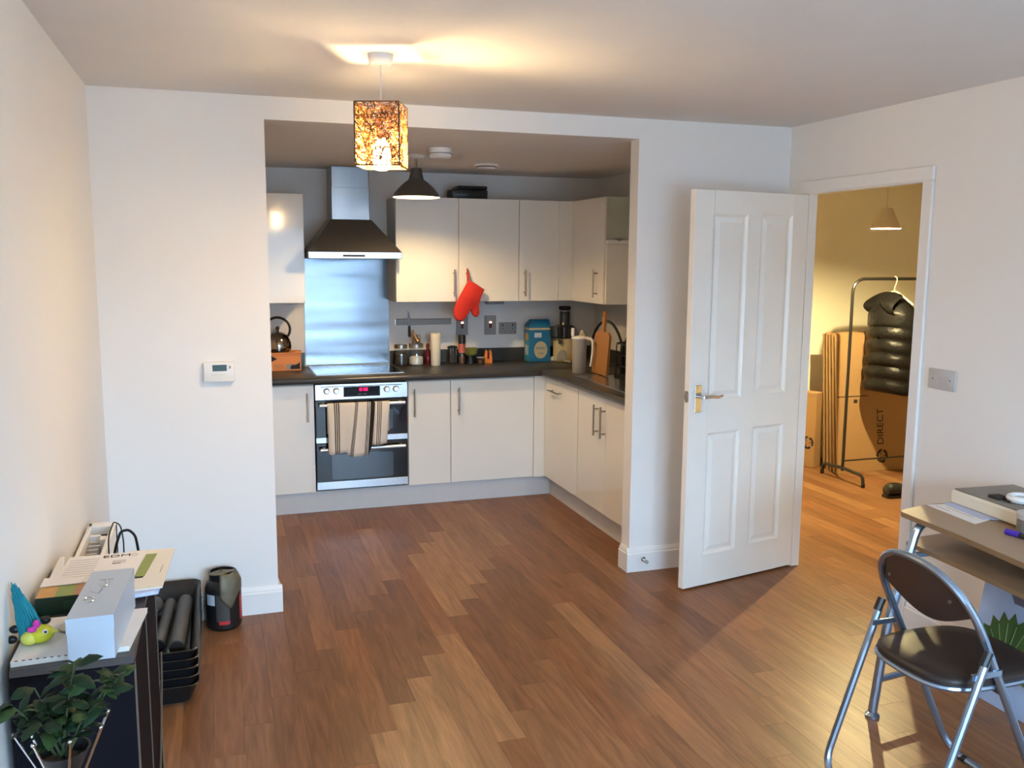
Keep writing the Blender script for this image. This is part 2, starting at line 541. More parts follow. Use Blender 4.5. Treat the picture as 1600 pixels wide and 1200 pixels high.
back = MB()
k = int((XL - 0.016) / PW) - 1
while 0.016 + k * PW < HX:
    xc = 0.016 + (k + 0.5) * PW
    ytop = KB if xc < KR else (HY if xc > 2.74 else 0.05)
    ybot = -3.0 if xc < XR else -1.55
    y = -1.235 + 0.185 * (k - 2) - PLN * 14
    while y < ytop:
        y1 = y + PLN
        if y1 > ybot and xc < 5.6:
            lay(xc, max(y, ybot), min(y1, ytop), True)
        if y < ybot or xc >= 5.6:
            a, b = max(y, RY if xc < XR else -1.55), min(y1, ytop if xc >= 5.6 else ybot)
            if b - a > 0.02:
                back.box(xc - PW / 2 + .0003, xc + PW / 2 - .0003, a + .0003, b - .0003, -0.012, 0)
        y = y1
    k += 1
bo = part('plank_field', back, 'plank', floor, kind='stuff', smooth=False)
bo.color = (*PAL[0], 1)

ceiling = struct('ceiling', MB().box(-0.9, XR + .1, RY - .1, JT, H, H + .15), 'ceil')
struct('ceiling_kitchen', MB().box(KL - .1, KR + .1, JT - 0.001, KB + .1, HO, HO + .2).box(0.0, XB, 0.001, JT, HO, HO + 0.0005), 'ceil')
struct('ceiling_hall', MB().box(XR + PT, HX + .1, -1.65, HY + .1, H, H + .15), 'ceil')
struct('wall_left', MB().box(XL - .1, XL, RY - .1, JT, -.1, H), 'wall')
struct('wall_back', MB().box(XL - .1, 0, 0, JT, -.1, H).box(0, XB, 0, JT, HO + .0005, H).box(XB, XR + PT, 0, JT, -.1, H), 'wall')
struct('wall_right', MB().box(XR, XR + PT, RY - .1, YN - .028, -.1, H).box(XR, XR + PT, YH + .028, 0, -.1, H).box(XR, XR + PT, YN - .028, YH + .028, 2.010, H), 'wall')
WX0, WX1, WZ0, WZ1 = 0.0, 2.1, 0.08, 2.12
struct('wall_rear', MB().box(XL - .1, WX0, RY - .1, RY, -.1, H).box(WX1, XR + .1, RY - .1, RY, -.1, H).box(WX0, WX1, RY - .1, RY, -.1, WZ0).box(WX0, WX1, RY - .1, RY, WZ1, H), 'wall')
struct('wall_kitchen_back', MB().box(KL - .1, KR + .1, KB, KB + .1, -.1, HO), 'wall_k')
struct('wall_kitchen_left', MB().box(KL - .1, KL, JT, KB, -.1, HO), 'wall_k')
struct('wall_kitchen_right', MB().box(KR, KR + .1, JT, KB, -.1, HO), 'wall_k')
struct('wall_hall_left', MB().box(XR, XR + PT, JT, HY + .1, -.1, H), 'hall')
struct('wall_hall_back', MB().box(XR + PT, HX + .1, HY, HY + .1, -.1, H), 'hall')
struct('wall_hall_right', MB().box(HX, HX + .1, -1.65, HY, -.1, H), 'hall')
struct('wall_hall_front', MB().box(XR + PT, HX, -1.65, -1.55, -.1, H), 'hall')
struct('bounce_balcony', MB().box(-3, 5, RY - 1.8, RY - .101, -.25, -.05), 'bounce_balcony')  # unseen slab added outside to bounce daylight up to the ceiling
struct('sky_block_building', MB().box(-30, 32, -34, -24, -3, 3.4), 'render_grey')  # unseen building added to cut low sky light off the upper walls
struct('ground', MB().box(-40, 40, -60, RY - .15, -3.2, -3.0), 'ground')

# window behind the camera
win = struct('window_1', MB().box(WX0, WX0 + .06, RY - .09, RY - .03, WZ0, WZ1).box(WX1 - .06, WX1, RY - .09, RY - .03, WZ0, WZ1)
             .box(WX0, WX1, RY - .09, RY - .03, WZ0, WZ0 + .07).box(WX0, WX1, RY - .09, RY - .03, WZ1 - .06, WZ1)
             .box(1.01, 1.09, RY - .09, RY - .03, WZ0, WZ1).box(WX0, WX1, RY - .08, RY - .04, 0.98, 1.06), 'trim')
for xa, xb in ((WX0 + .06, 1.01), (1.09, WX1 - .06)):
    for za, zb in ((WZ0 + .07, 0.98), (1.06, WZ1 - .06)):
        part('pane', MB().box(xa, xb, RY - .066, RY - .060, za, zb), 'glass', win, smooth=False)

# skirting: profile swept along the walls
def skirting(name, p0, p1, nrm, h=0.128, t=0.018):
    p0, p1, nrm = V(p0), V(p1), V(nrm)
    prof = [(0, 0), (t, 0), (t, h - .030), (t * .75, h - .024), (t * .75, h - .018), (t * .3, h), (0, h)]
    return MB().prism(prof, p1 - p0, p0, nrm, (0, 0, 1))


struct('baseboard_back_left', skirting('s', (XL, 0, 0), (0.018, 0, 0), (0, -1, 0)), 'trim')
struct('baseboard_jamb_left', skirting('s', (0, 0, 0), (0, JT, 0), (1, 0, 0)), 'trim')
struct('baseboard_back_right', skirting('s', (XB - .018, 0, 0), (XR, 0, 0), (0, -1, 0)), 'trim')
struct('baseboard_jamb_right', skirting('s', (XB, 0, 0), (XB, JT, 0), (-1, 0, 0)), 'trim')
struct('baseboard_left', skirting('s', (XL, RY, 0), (XL, -.02, 0), (1, 0, 0)), 'trim')
struct('baseboard_right', skirting('s', (XR, RY, 0), (XR, YN - .075, 0), (-1, 0, 0)), 'trim')
struct('baseboard_hall_back', skirting('s', (XR + PT, HY, 0), (HX, HY, 0), (0, -1, 0)), 'trim')

# door lining and architrave
lin = MB()
lin.box(XR - .002, XR + PT + .002, YN - .028, YN, 0, 1.985).box(XR - .002, XR + PT + .002, YH, YH + .028, 0, 1.985).box(XR - .002, XR + PT + .002, YN - .028, YH + .028, 1.985, 2.012)
struct('trim_1', lin, 'trim')
AW = 0.062
arch = MB()
for y0, y1 in ((YN - AW - .005, YN - .005), (YH + .005, YH + AW + .005)):
    arch.box(XR - .016, XR, y0, y1, 0, 1.9898, 0.005)
arch.box(XR - .016, XR, YN - AW - .005, YH + AW + .005, 1.99, 1.99 + AW, 0.005)
struct('trim_2', arch, 'trim')

# ---------------------------------------------------------------- panel door
TH = 0.2102
dr = thing('panel_door', None, None, (XR - .004, YH - .002, 0), PI + TH)
dr.name = 'door_1'; ORG['door_1'] = ORG['panel_door']
tag(dr, 'open white four-panel door with chrome lever handle', kind='structure')
DW, DT, DZ0, DZ1 = 0.765, 0.036, 0.010, 1.978
panels = [(.422, .645, .960, 1.868), (.112, .332, .968, 1.874), (.422, .640, .168, .795), (.112, .332, .178, .800)]


def door_leaf():
    mb = MB()
    xs = sorted({0.002, DW} | {p[i] for p in panels for i in (0, 1)})
    # rails, stiles and mullion as one surface: four frames of boxes
    mb.box(0.002, .112, -DT, 0, DZ0, DZ1, .0015)
    mb.box(.332, .422, -DT, 0, DZ0, DZ1)
    mb.box(.645, DW, -DT, 0, DZ0, DZ1, .0015)
    for (a, b, z0, z1), (c, d, w0, w1) in ((panels[1], panels[3]), (panels[0], panels[2])):
        x0, x1 = (.112, .332) if a < .3 else (.422, .645)
        mb.box(x0, x1, -DT, 0, DZ0, w0)
        mb.box(x0, x1, -DT, 0, w1, z0)
        mb.box(x0, x1, -DT, 0, z1, DZ1)
        if a > .3:
            mb.box(.640, .645, -DT, 0, w0, w1)
    return mb


part('leaf_frame', door_leaf(), 'door', dr, local=True, smooth=False)
for (a, b, z0, z1) in panels:
    # moulded recess: slope in, then the raised field slopes back out
    rings = []
    for ins, dy in ((0.0, 0.0), (0.006, -.004), (0.014, -.0105), (0.020, -.0105), (0.040, -.0035), (0.042, -.003)):
        rings.append([(a + ins, dy, z0 + ins), (b - ins, dy, z0 + ins), (b - ins, dy, z1 - ins), (a + ins, dy, z1 - ins)])
    mb = MB()
    mb.loft([[V(p) for p in r] for r in rings], caps=False)
    mb.bm.faces.new([mb.bm.verts.new(V(p)) for p in rings[-1]])
    mb.box(a, b, -DT + .004, -.014, z0, z1)
    part('panel', mb, 'door', dr, local=True, smooth=False)
for z in (0.22, 1.0, 1.74):
    part('hinge', MB().cyl((-.004, -.002, z - .04), (-.004, -.002, z + .04), .005, 8).box(-.004, .004, -.03, -.002, z - .04, z + .04), 'trim', dr, local=True)
hp = part('handle_plate', MB().box(.690, .732, 0, .006, .905, 1.040, .002).cyl((.711, .005, 1.027), (.711, .0085, 1.027), .004, 8).cyl((.711, .005, .918), (.711, .0085, .918), .004, 8), 'chrome', dr, local=True, label='chrome handle back plate')
part('lever', MB().cyl((.711, .004, .985), (.711, .046, .985), .009, 12).tube(rounded([(.711, .046, .985), (.66, .052, .988), (.62, .05, .980), (.590, .046, .986)], .03), .0085, 10, r1=.0065), 'chrome', hp, local=True)
hp2 = part('handle_plate', MB().box(.690, .732, -DT - .006, -DT, .905, 1.040, .002), 'chrome', dr, local=True, label='chrome handle back plate')
part('lever', MB().cyl((.711, -DT - .004, .985), (.711, -DT - .046, .985), .009, 12).tube([(.711, -DT - .046, .985), (.66, -DT - .05, .988), (.60, -DT - .046, .984)], .0085, 10), 'chrome', hp2, local=True)
part('latch', MB().prism(rrect(.024, .058, .011), (.0015, 0, 0), (DW, -DT / 2, .985), (0, 1, 0), (0, 0, 1)).box(DW, DW + .010, -DT / 2 - .006, -DT / 2 + .006, .975, .995), 'satin', dr, local=True, label='satin latch plate on the door edge')

# ---------------------------------------------------------------- kitchen base units
def bar_handle(mb, c, axis, length, out, r=.006, stand=.032):
    """bar handle: c centre on the door face, out = outward unit vector"""
    c, ax, out = V(c), V(axis), V(out)
    q = c + out * stand
    mb.cyl(q - ax * length / 2, q + ax * length / 2, r, 10)
    for s in (-1, 1):
        p = c + ax * s * (length / 2 - .025)
        mb.cyl(p, p + out * stand, r * .8, 8)
    return mb


DZA, DZB = .146, .842          # door bottom / top
def base_cabinet(x0, x1, hx, label, name='base_cabinet'):
    t = thing(name, label, 'cabinet', ((x0 + x1) / 2, FB + .3, 0), group='cream base cabinets')
    part('carcass', MB().box(x0 + .001, x1 - .001, FB + .022, KB - .004, .140, .850), 'carcass', t, smooth=False)
    d = part('door', MB().box(x0 + .002, x1 - .002, FB, FB + .019, DZA, DZB, .0018), 'cream', t)
    part('handle', bar_handle(MB(), (hx, FB, .704), (0, 0, 1), .185, (0, -1, 0)), 'satin', d, label='satin bar handle')
    return t


base_cabinet(KL + .002, .344, .302, 'cream gloss base cabinet left of the oven')
base_cabinet(.948, 1.237, .990, 'narrow cream gloss base cabinet just right of the oven')
base_cabinet(1.237, 1.827, 1.290, 'wide cream gloss base cabinet ending at the kitchen corner')
single('corner_post', MB().box(1.829, FR - .002, FB + .004, FB + .022, .140, .850, .001).box(FR - .002, FR + .016, FB - .0, FB + .022, .140, .850), 'cream',
       'cream filler post in the inner corner of the base units', 'cabinet filler', (1.87, FB, .14))

# right run: dishwasher front and sink unit
dw = thing('dishwasher', 'integrated dishwasher front with a short horizontal handle', 'dishwasher', (FR + .3, 1.27, 0))
part('body', MB().box(FR + .022, KR - .004, .992, 1.570, .140, .850), 'carcass', dw, smooth=False)
d = part('door', MB().box(FR, FR + .019, .986, FB - .004, DZA, DZB, .0018), 'cream', dw)
part('handle', bar_handle(MB(), (FR, 1.345, .768), (0, 1, 0), .20, (-1, 0, 0)), 'satin', d, label='satin bar handle')
sk = thing('sink_cabinet', 'cream double-door sink cabinet with two upright bar handles', 'cabinet', (FR + .3, .56, 0))
part('carcass', MB().box(FR + .022, KR - .004, .145, .974, .140, .850), 'carcass', sk, smooth=False)
for y0, y1, hy in ((.567, .976, .662), (.145, .563, .563)):
    d = part('door', MB().box(FR, FR + .019, y0, y1, DZA, DZB, .0018), 'cream', sk)
    part('handle', bar_handle(MB(), (FR, hy, .700), (0, 0, 1), .185, (-1, 0, 0)), 'satin', d, label='satin bar handle')
single('kickboard', MB().box(KL, FR + .06, FB + .052, FB + .068, 0, .139), 'kick', 'pale kickboard under the oven and back base units', 'kickboard', (.9, FB + .05, 0))
single('kickboard', MB().box(FR + .060, FR + .076, JT + .004, FB + .051, 0, .139), 'kick', 'pale kickboard under the dishwasher and sink unit', 'kickboard', (FR + .06, .8, 0))

# worktop with upstand
wt = thing('worktop', 'dark slate L-shaped kitchen worktop with low upstand', 'worktop', (.9, 1.85, .855))
prof = [(0, 0), (0.628, 0), (.632, .006), (.632, .028), (.626, .036), (.618, .039), (0, .039)]
mb = MB()
# back run, section in (−y, z), then the right run with the sink cut-out left open
mb.prism([(-a, b) for a, b in prof], (KR - KL - .002, 0, 0), (KL + .001, KB - .001, WT - .039), (0, 1, 0), (0, 0, 1))
XE = FR - .033
SX0, SX1, SY0, SY1 = 2.02, 2.40, .22, .60
mb.box(XE + .006, SX0, JT + .002, 1.55, WT - .039, WT).box(SX1, KR - .001, JT + .002, 1.55, WT - .039, WT)
mb.box(SX0, SX1, SY1, 1.55, WT - .039, WT).box(SX0, SX1, JT + .002, SY0, WT - .039, WT)
mb.cyl((XE + .006, JT + .002, WT - .0195), (XE + .006, 1.55, WT - .0195), .0195, 12)
part('slab', mb, 'worktop', wt)
part('upstand', MB().box(KL + .001, .344, KB - .02, KB - .001, WT, WT + .098, .002).box(.940, KR - .001, KB - .02, KB - .001, WT, WT + .098, .002)
     .box(KR - .02, KR - .001, JT + .002, KB - .021, WT, WT + .098, .002), 'worktop', wt)

# sink
sn = thing('sink', 'stainless steel inset sink and drainer beside the right jamb', 'sink', (2.2, .55, WT))
bowl = MB()
x0, x1, y0, y1 = SX0 + .002, SX1 - .002, SY0 + .002, SY1 - .002
bowl.box(x0, x1, y0, y1, WT - .036, WT - .034)
bowl.box(x0, x0 + .003, y0, y1, WT - .034, WT + .003).box(x1 - .003, x1, y0, y1, WT - .034, WT + .003)
bowl.box(x0, x1, y0, y0 + .003, WT - .034, WT + .003).box(x0, x1, y1 - .003, y1, WT - .034, WT + .003)
part('bowl', bowl, 'steel', sn, smooth=False)
rim = MB()
rim.tube(rounded([(1.965, .16, WT + .002), (1.965, 1.20, WT + .002), (2.44, 1.20, WT + .002), (2.44, .16, WT + .002)], .03, True), .004, 6, True)
rim.box(1.967, SX0, .16, 1.20, WT, WT + .0025).box(SX1, 2.438, .16, 1.20, WT, WT + .0025).box(SX0, SX1, SY1, 1.20, WT, WT + .0025)
part('rim', rim, 'steel', sn)
part('tap', MB().cyl((2.47, .42, WT), (2.47, .42, WT + .03), .025, 14).tube(rounded([(2.47, .42, WT + .02), (2.47, .42, WT + .24), (2.32, .42, WT + .24), (2.32, .42, WT + .18)], .06), .011, 10), 'chrome', sn)

# double oven
ov = thing('double_oven', 'built-in steel and black glass double oven with clock', 'oven', (.646, FB, .14))
OX0, OX1 = .349, .943
part('body', MB().box(OX0 + .004, OX1 - .004, FB + .02, KB - .004, .146, .848), 'black', ov, smooth=False)
part('control_panel', MB().box(OX0, OX1, FB - .012, FB + .018, .745, .846, .002), 'steel', ov, label='steel control panel')
part('vent_slot', MB().box(.385, .905, FB - .0135, FB - .012, .828, .832), 'ink', ov)
cl = part('clock_display', MB().box(.528, .762, FB - .0145, FB - .0120, .762, .826, .0008), 'displayblack', ov)
seg = MB()
def digits(mb, s, x, z, h, y, mtx=None):
    SEGS = {'1': 'bc', '6': 'acdefg', '5': 'acdfg', '0': 'abcdef', '3': 'abcdg', '8': 'abcdefg', '2': 'abdeg', '4': 'bcfg'}
    w, t = h * .5, h * .16
    for ch in s:
        if ch == ':':
            mb.box(x + t * .2, x + t, y - .0006, y, z + h * .25, z + h * .38).box(x + t * .2, x + t, y - .0006, y, z + h * .62, z + h * .75)
            x += t * 1.8; continue
        for q in SEGS[ch]:
            R = {'a': (0, w, h - t, h), 'd': (0, w, 0, t), 'g': (0, w, h / 2 - t / 2, h / 2 + t / 2), 'f': (0, t, h / 2, h), 'b': (w - t, w, h / 2, h), 'e': (0, t, 0, h / 2), 'c': (w - t, w, 0, h / 2)}[q]
            mb.box(x + R[0], x + R[1], y - .0006, y, z + R[2], z + R[3])
        x += w * 1.45
digits(seg, '16:30', .622, .797, .020, FB - .0146)
part('digits', seg, 'redlcd', cl, label='glowing red clock digits', smooth=False)
part('touch_marks', MB().box(.62, .645, FB - .0152, FB - .0146, .776, .778).box(.655, .675, FB - .0152, FB - .0146, .776, .778), 'inkgrey', cl, smooth=False)
for x in (.421, .481, .806, .865):
    kb = part('knob', MB().lathe([(.0205, 0), (.0205, .006), (.0175, .012), (.016, .024), (.0135, .027)], (0, 0, 0), 20), 'alu', ov, local=True)
    kb.rotation_euler = (PI / 2, 0, 0)
    kb.location = (x - .646, -.012, .803 - .14)
    part('dial_mark', MB().box(x - .001, x + .001, FB - .0135, FB - .0125, .829, .833), 'ink', ov)
# grill door, main door
for z0, z1, hz, nm in ((.466, .740, .715, 'upper'), (.160, .462, .428, 'lower')):
    gd = part('oven_door', MB().box(OX0 + .001, OX1 - .001, FB - .006, FB + .018, z0, z1, .002), 'blackglass', ov, label=nm + ' black glass oven door')
    b0 = z0 if nm == 'upper' else z0
    part('trim_strip', MB().box(OX0 + .001, OX1 - .001, FB - .0085, FB - .006, b0, b0 + (.036 if nm == 'upper' else .05), .0008), 'steel', gd)
    part('window', MB().prism(rrect(.40, (.135 if nm == 'upper' else .165), .012), (0, -.0012, 0), (.646, FB - .0058, (.605 if nm == 'upper' else .305)), (1, 0, 0), (0, 0, 1)), 'ovenglass', gd)
    hb = MB()
    hb.cyl((.372, FB - .046, hz), (.920, FB - .046, hz), .0105, 14)
    for x in (.398, .894):
        hb.box(x - .009, x + .009, FB - .046, FB - .006, hz - .007, hz + .007)
    part('handle', hb, 'alu', gd, label='pale bar handle')

# hob
hob = thing('hob', 'black glass electric hob on the worktop below the splashback', 'hob', (.646, 1.9, WT))
part('glass', MB().box(.366, .936, 1.650, 2.130, WT + .0005, WT + .0065, .002), 'blackglass', hob)
part('frame', MB().box(.360, .366, 1.645, 2.135, WT + .0002, WT + .006).box(.936, .942, 1.645, 2.135, WT + .0002, WT + .006).box(.360, .942, 1.645, 1.651, WT + .0002, WT + .006).box(.360, .942, 2.129, 2.135, WT + .0002, WT + .006), 'satin', hob, smooth=False)
for cx, cy, r in ((.50, 2.0, .075), (.79, 2.02, .09), (.50, 1.79, .09), (.79, 1.78, .075)):
    part('cooking_ring', MB().lathe([(r, 0), (r, .0004), (r - .002, .0004), (r - .002, 0)], (cx, cy, WT + .0064), 28, caps=False), 'inkgrey', hob)

# splashback, hood
single('splashback', MB().grid(lambda u, v: V((.352 + .585 * u, KB - .006 - .003 * math.sin(PI * u) * math.sin(PI * v), WT + .012 + v * .750)), 16, 16).box(.352, .937, KB - .0045, KB - .0005, WT + .012, WT + .762),
       'splash', 'tall brushed steel splashback behind the hob', 'splashback', (.645, KB, WT + .012))
hd = thing('cooker_hood', 'steel chimney cooker hood above the splashback', 'cooker hood', (.645, KB, 1.63))
part('duct', MB().box(.522, .768, 1.915, KB - .002, 1.885, HO - .0015, .003), 'steel_v', hd)
part('duct_sleeve', MB().box(.520, .770, 1.913, KB - .0015, 1.895, 2.105, .003), 'steel_v', hd)
y0 = KB - .47
part('canopy', MB().loft([[V((.345, y0, 1.682)), V((.943, y0, 1.682)), V((.943, KB - .002, 1.682)), V((.345, KB - .002, 1.682))],
                          [V((.510, 1.900, 1.895)), V((.780, 1.900, 1.895)), V((.780, KB - .002, 1.895)), V((.510, KB - .002, 1.895))]]), 'hoodsteel', hd, smooth=False)
part('front_band', MB().box(.343, .945, y0 - .003, KB - .002, 1.640, 1.682, .002), 'steel', hd)
part('filter', MB().box(.37, .92, y0 + .03, KB - .05, 1.636, 1.641), 'grey', hd)
part('control_strip', MB().box(.56, .70, y0 - .0045, y0 - .003, 1.652, 1.664), 'ink', hd)

# wall cabinets
UZ0, UZ1, UY = 1.350, 2.050, KB - .33
def wall_cabinet(x0, x1, doors, label):
    t = thing('wall_cabinet', label, 'cabinet', ((x0 + x1) / 2, KB, UZ0), group='cream wall cabinets')
    part('carcass', MB().box(x0 + .001, x1 - .001, UY + .021, KB - .001, UZ0 + .002, UZ1 - .001), 'carcass', t, smooth=False)
    for a, b, hx in doors:
        d = part('door', MB().box(a + .0015, b - .0015, UY, UY + .019, UZ0, UZ1, .0018), 'cream', t)
        part('handle', bar_handle(MB(), (hx, UY, 1.478), (0, 0, 1), .185, (0, -1, 0)), 'satin', d, label='satin bar handle')
    return t


wall_cabinet(KL + .002, .332, [(KL + .003, .332, -.21)], 'single cream wall cabinet left of the cooker hood')
wall_cabinet(.930, 1.800, [(.930, 1.365, 1.328), (1.365, 1.800, 1.418)], 'cream double-door wall cabinet right of the cooker hood')
wall_cabinet(1.801, 2.098, [(1.801, 2.098, 1.840)], 'narrow cream wall cabinet next to the corner filler')
single('corner_filler', MB().box(2.099, 2.215, UY + .006, UY + .022, UZ0, UZ1, .001).box(2.200, 2.216, UY - .015, UY + .022, UZ0, UZ1), 'cream',
       'cream filler strip between the two wall cabinet runs', 'cabinet filler', (2.15, UY, UZ0))
UX = 2.200
t = thing('wall_cabinet', 'cream wall cabinet on the right kitchen wall over the juicer', 'cabinet', (KR, 1.55, UZ0), group='cream wall cabinets')
part('carcass', MB().box(UX + .021, KR - .001, 1.293, UY - .02, UZ0 + .002, UZ1 - .001), 'carcass', t, smooth=False)
d = part('door', MB().box(UX, UX + .019, 1.290, UY - .017, UZ0, UZ1, .0018), 'cream', t)
part('handle', bar_handle(MB(), (UX, 1.385, 1.485), (0, 0, 1), .185, (-1, 0, 0)), 'satin', d, label='satin bar handle')
# end unit with glass over a solid panel
e = thing('end_shelf_unit', 'shelf unit with greenish glass above a cream panel beside the right jamb', 'shelf', (KR, 1.2, UZ0))
part('end_panel', MB().box(UX + .012, KR - .002, 1.268, 1.287, UZ0, 1.742, .001), 'cream', e)
part('shelf', MB().box(UX + .008, KR - .002, 1.245, 1.287, 1.744, 1.770, .002), 'white', e)
part('shelf_catch', MB().cyl((2.29, 1.243, 1.772), (2.29, 1.262, 1.772), .010, 10).box(2.265, 2.315, 1.246, 1.256, 1.770, 1.778), 'satin', e)
part('glass_pane', MB().box(UX + .014, KR - .002, 1.276, 1.281, 1.772, 2.045), 'shelfglass', e, smooth=False)

# ---------------------------------------------------------------- ceiling lamps, alarms
L = V((0.340, -0.975, 0))
pm = thing('pendant_lamp', 'lit pendant lamp with a square woven rattan shade', 'lamp', (L.x, L.y, H))
part('ceiling_rose', MB().lathe([(.044, 0), (.044, -.012), (.040, -.030), (.034, -.036), (.006, -.038)], (L.x, L.y, H - .0005), 24), 'white', pm)
part('cord', MB().cyl((L.x, L.y, H - .036), (L.x, L.y, 2.085), .0032, 6), 'white', pm)
part('lamp_holder', MB().lathe([(.010, .06), (.018, .05), (.018, .005), (.022, 0)], (L.x, L.y, 2.059), 14), 'white', pm)
part('bulb', MB().lathe([(.004, -.054), (.020, -.051), (.029, -.040), (.031, .0), (.028, .030), (.018, .046), (.013, .056)], (L.x, L.y, 2.003), 14), 'bulb_main', pm)
A0 = math.radians(-22)
ca, sa = math.cos(A0), math.sin(A0)
S, ZB, ZT = 0.076, 1.962, 2.172
def sh(a, b, z): return V((L.x + a * ca - b * sa, L.y + a * sa + b * ca, z))
cor = [(-1, -1), (1, -1), (1, 1), (-1, 1)]
fr = MB()
for i in range(4):
    a, b = cor[i], cor[(i + 1) % 4]
    for z in (ZB, ZT):
        fr.tube([sh(a[0] * S, a[1] * S, z), sh(b[0] * S, b[1] * S, z)], .0028, 5)
    fr.tube([sh(a[0] * S, a[1] * S, ZB), sh(a[0] * S, a[1] * S, ZT)], .0035, 5)
fr.tube([sh(-S, -S, ZT), sh(S, S, ZT)], .0015, 4).tube([sh(S, -S, ZT), sh(-S, S, ZT)], .0015, 4)
part('shade_frame', fr, 'wickerd', pm)
rs = random.Random(3)
for mname, cnt, rr in (('wicker', 280, .0013), ('wickerd', 190, .0015)):
    wk = MB()
    for i in range(4):
        a, b = cor[i], cor[(i + 1) % 4]
        for q in range(int(cnt * (1.0, .35, .9, 1.35)[i])):
            u, z, an = rs.uniform(-1, 1), rs.uniform(0, 1), rs.uniform(0, PI)
            ln = rs.uniform(.018, .045)
            pts = []
            bend = rs.uniform(-.6, .6)
            for k in range(4):
                s_ = (k / 3 - .5) * ln
                uu = u * S + s_ * math.cos(an + bend * k)
                zz = ZB + z * (ZT - ZB) + s_ * math.sin(an + bend * k)
                uu, zz = max(-S, min(S, uu)), max(ZB, min(ZT, zz))
                d = S + rs.uniform(-.003, .003)
                n = ((a[0] + b[0]) / 2, (a[1] + b[1]) / 2)
                tx = ((b[0] - a[0]) / 2, (b[1] - a[1]) / 2)
                pts.append(sh(n[0] * d + tx[0] * uu, n[1] * d + tx[1] * uu, zz))
            if (pts[1] - pts[0]).length > 1e-4 and (pts[2] - pts[1]).length > 1e-4 and (pts[3] - pts[2]).length > 1e-4:
                wk.tube(pts, rr, 4)
    part('rattan_weave', wk, mname, pm, kind='stuff')

K = V((.912, 1.10, 0))
kl = thing('pendant_lamp', 'charcoal dome pendant lamp over the kitchen floor', 'lamp', (K.x, K.y, HO))
part('ceiling_rose', MB().lathe([(.052, 0), (.052, -.006), (.040, -.018), (.016, -.022)], (K.x, K.y, HO - .0005), 24), 'white', kl)
part('stem', MB().cyl((K.x, K.y, HO - .02), (K.x, K.y, 2.160), .010, 10), 'chrome', kl)
outer = [(.002, 2.167), (.026, 2.166), (.032, 2.163), (.037, 2.130), (.044, 2.102), (.070, 2.082), (.104, 2.050), (.126, 2.024), (.139, 1.998)]
inner = [(.137, 1.998), (.124, 2.022), (.102, 2.047), (.068, 2.079), (.042, 2.098), (.035, 2.128), (.028, 2.158), (.002, 2.159)]
part('shade', MB().lathe(outer, (K.x, K.y, 0), 32, caps=False), 'charcoal', kl, label='charcoal dome shade')
part('shade_lining', MB().lathe(inner, (K.x, K.y, 0), 32, caps=False), 'whitein', kl, label='white enamel inside of the shade')
part('bulb', MB().lathe([(.003, -.040), (.018, -.036), (.027, -.022), (.028, -.008), (.020, .010), (.012, .022)], (K.x, K.y, 2.072), 14), 'bulb_kit', kl)

# hall lamp
HL = V((3.95, .72, 0))
hl = thing('pendant_lamp', 'pale cone pendant lamp in the hallway beyond the door', 'lamp', (HL.x, HL.y, H))
part('ceiling_rose', MB().lathe([(.044, 0), (.044, -.012), (.036, -.03), (.006, -.034)], (HL.x, HL.y, H - .0005), 20), 'white', hl)
part('cord', MB().cyl((HL.x, HL.y, H - .03), (HL.x, HL.y, 1.985), .002, 6), 'hallwhite', hl)
part('shade', MB().lathe([(.002, 1.991), (.020, 1.990), (.038, 1.985), (.042, 1.970), (.094, 1.856)], (HL.x, HL.y, 0), 28, caps=False), 'hallshade', hl)
part('shade_lining', MB().lathe([(.092, 1.856), (.040, 1.968), (.030, 1.980), (.002, 1.981)], (HL.x, HL.y, 0), 28, caps=False), 'whitein', hl)
part('bulb', MB().lathe([(.003, -.036), (.018, -.032), (.026, -.02), (.026, -.006), (.018, .010), (.010, .02)], (HL.x, HL.y, 1.905), 14), 'bulb_hall', hl)

a = thing('smoke_alarm', 'round white smoke alarm with a stepped body nearest the opening', 'smoke alarm', (.972, .75, HO))
part('base', MB().lathe([(.066, 0), (.066, -.022), (.062, -.026)], (.972, .75, HO - .0005), 28), 'white', a)
part('gap_ring', MB().lathe([(.066, -.026), (.066, -.031)], (.972, .75, HO), 28), 'grey', a)
part('body', MB().lathe([(.060, -.031), (.060, -.044), (.050, -.054), (.012, -.056)], (.972, .75, HO), 28), 'white', a)
a = thing('heat_alarm', 'flat white round ceiling alarm above the wall cabinets', 'smoke alarm', (1.45, 1.47, HO))
part('base', MB().lathe([(.078, 0), (.078, -.010), (.068, -.014)], (1.45, 1.47, HO - .0005), 28), 'white', a)
part('gap_ring', MB().lathe([(.064, -.014), (.064, -.019)], (1.45, 1.47, HO), 28), 'charcoal', a)
part('body', MB().lathe([(.060, -.019), (.052, -.027), (.012, -.029)], (1.45, 1.47, HO), 28), 'white', a)

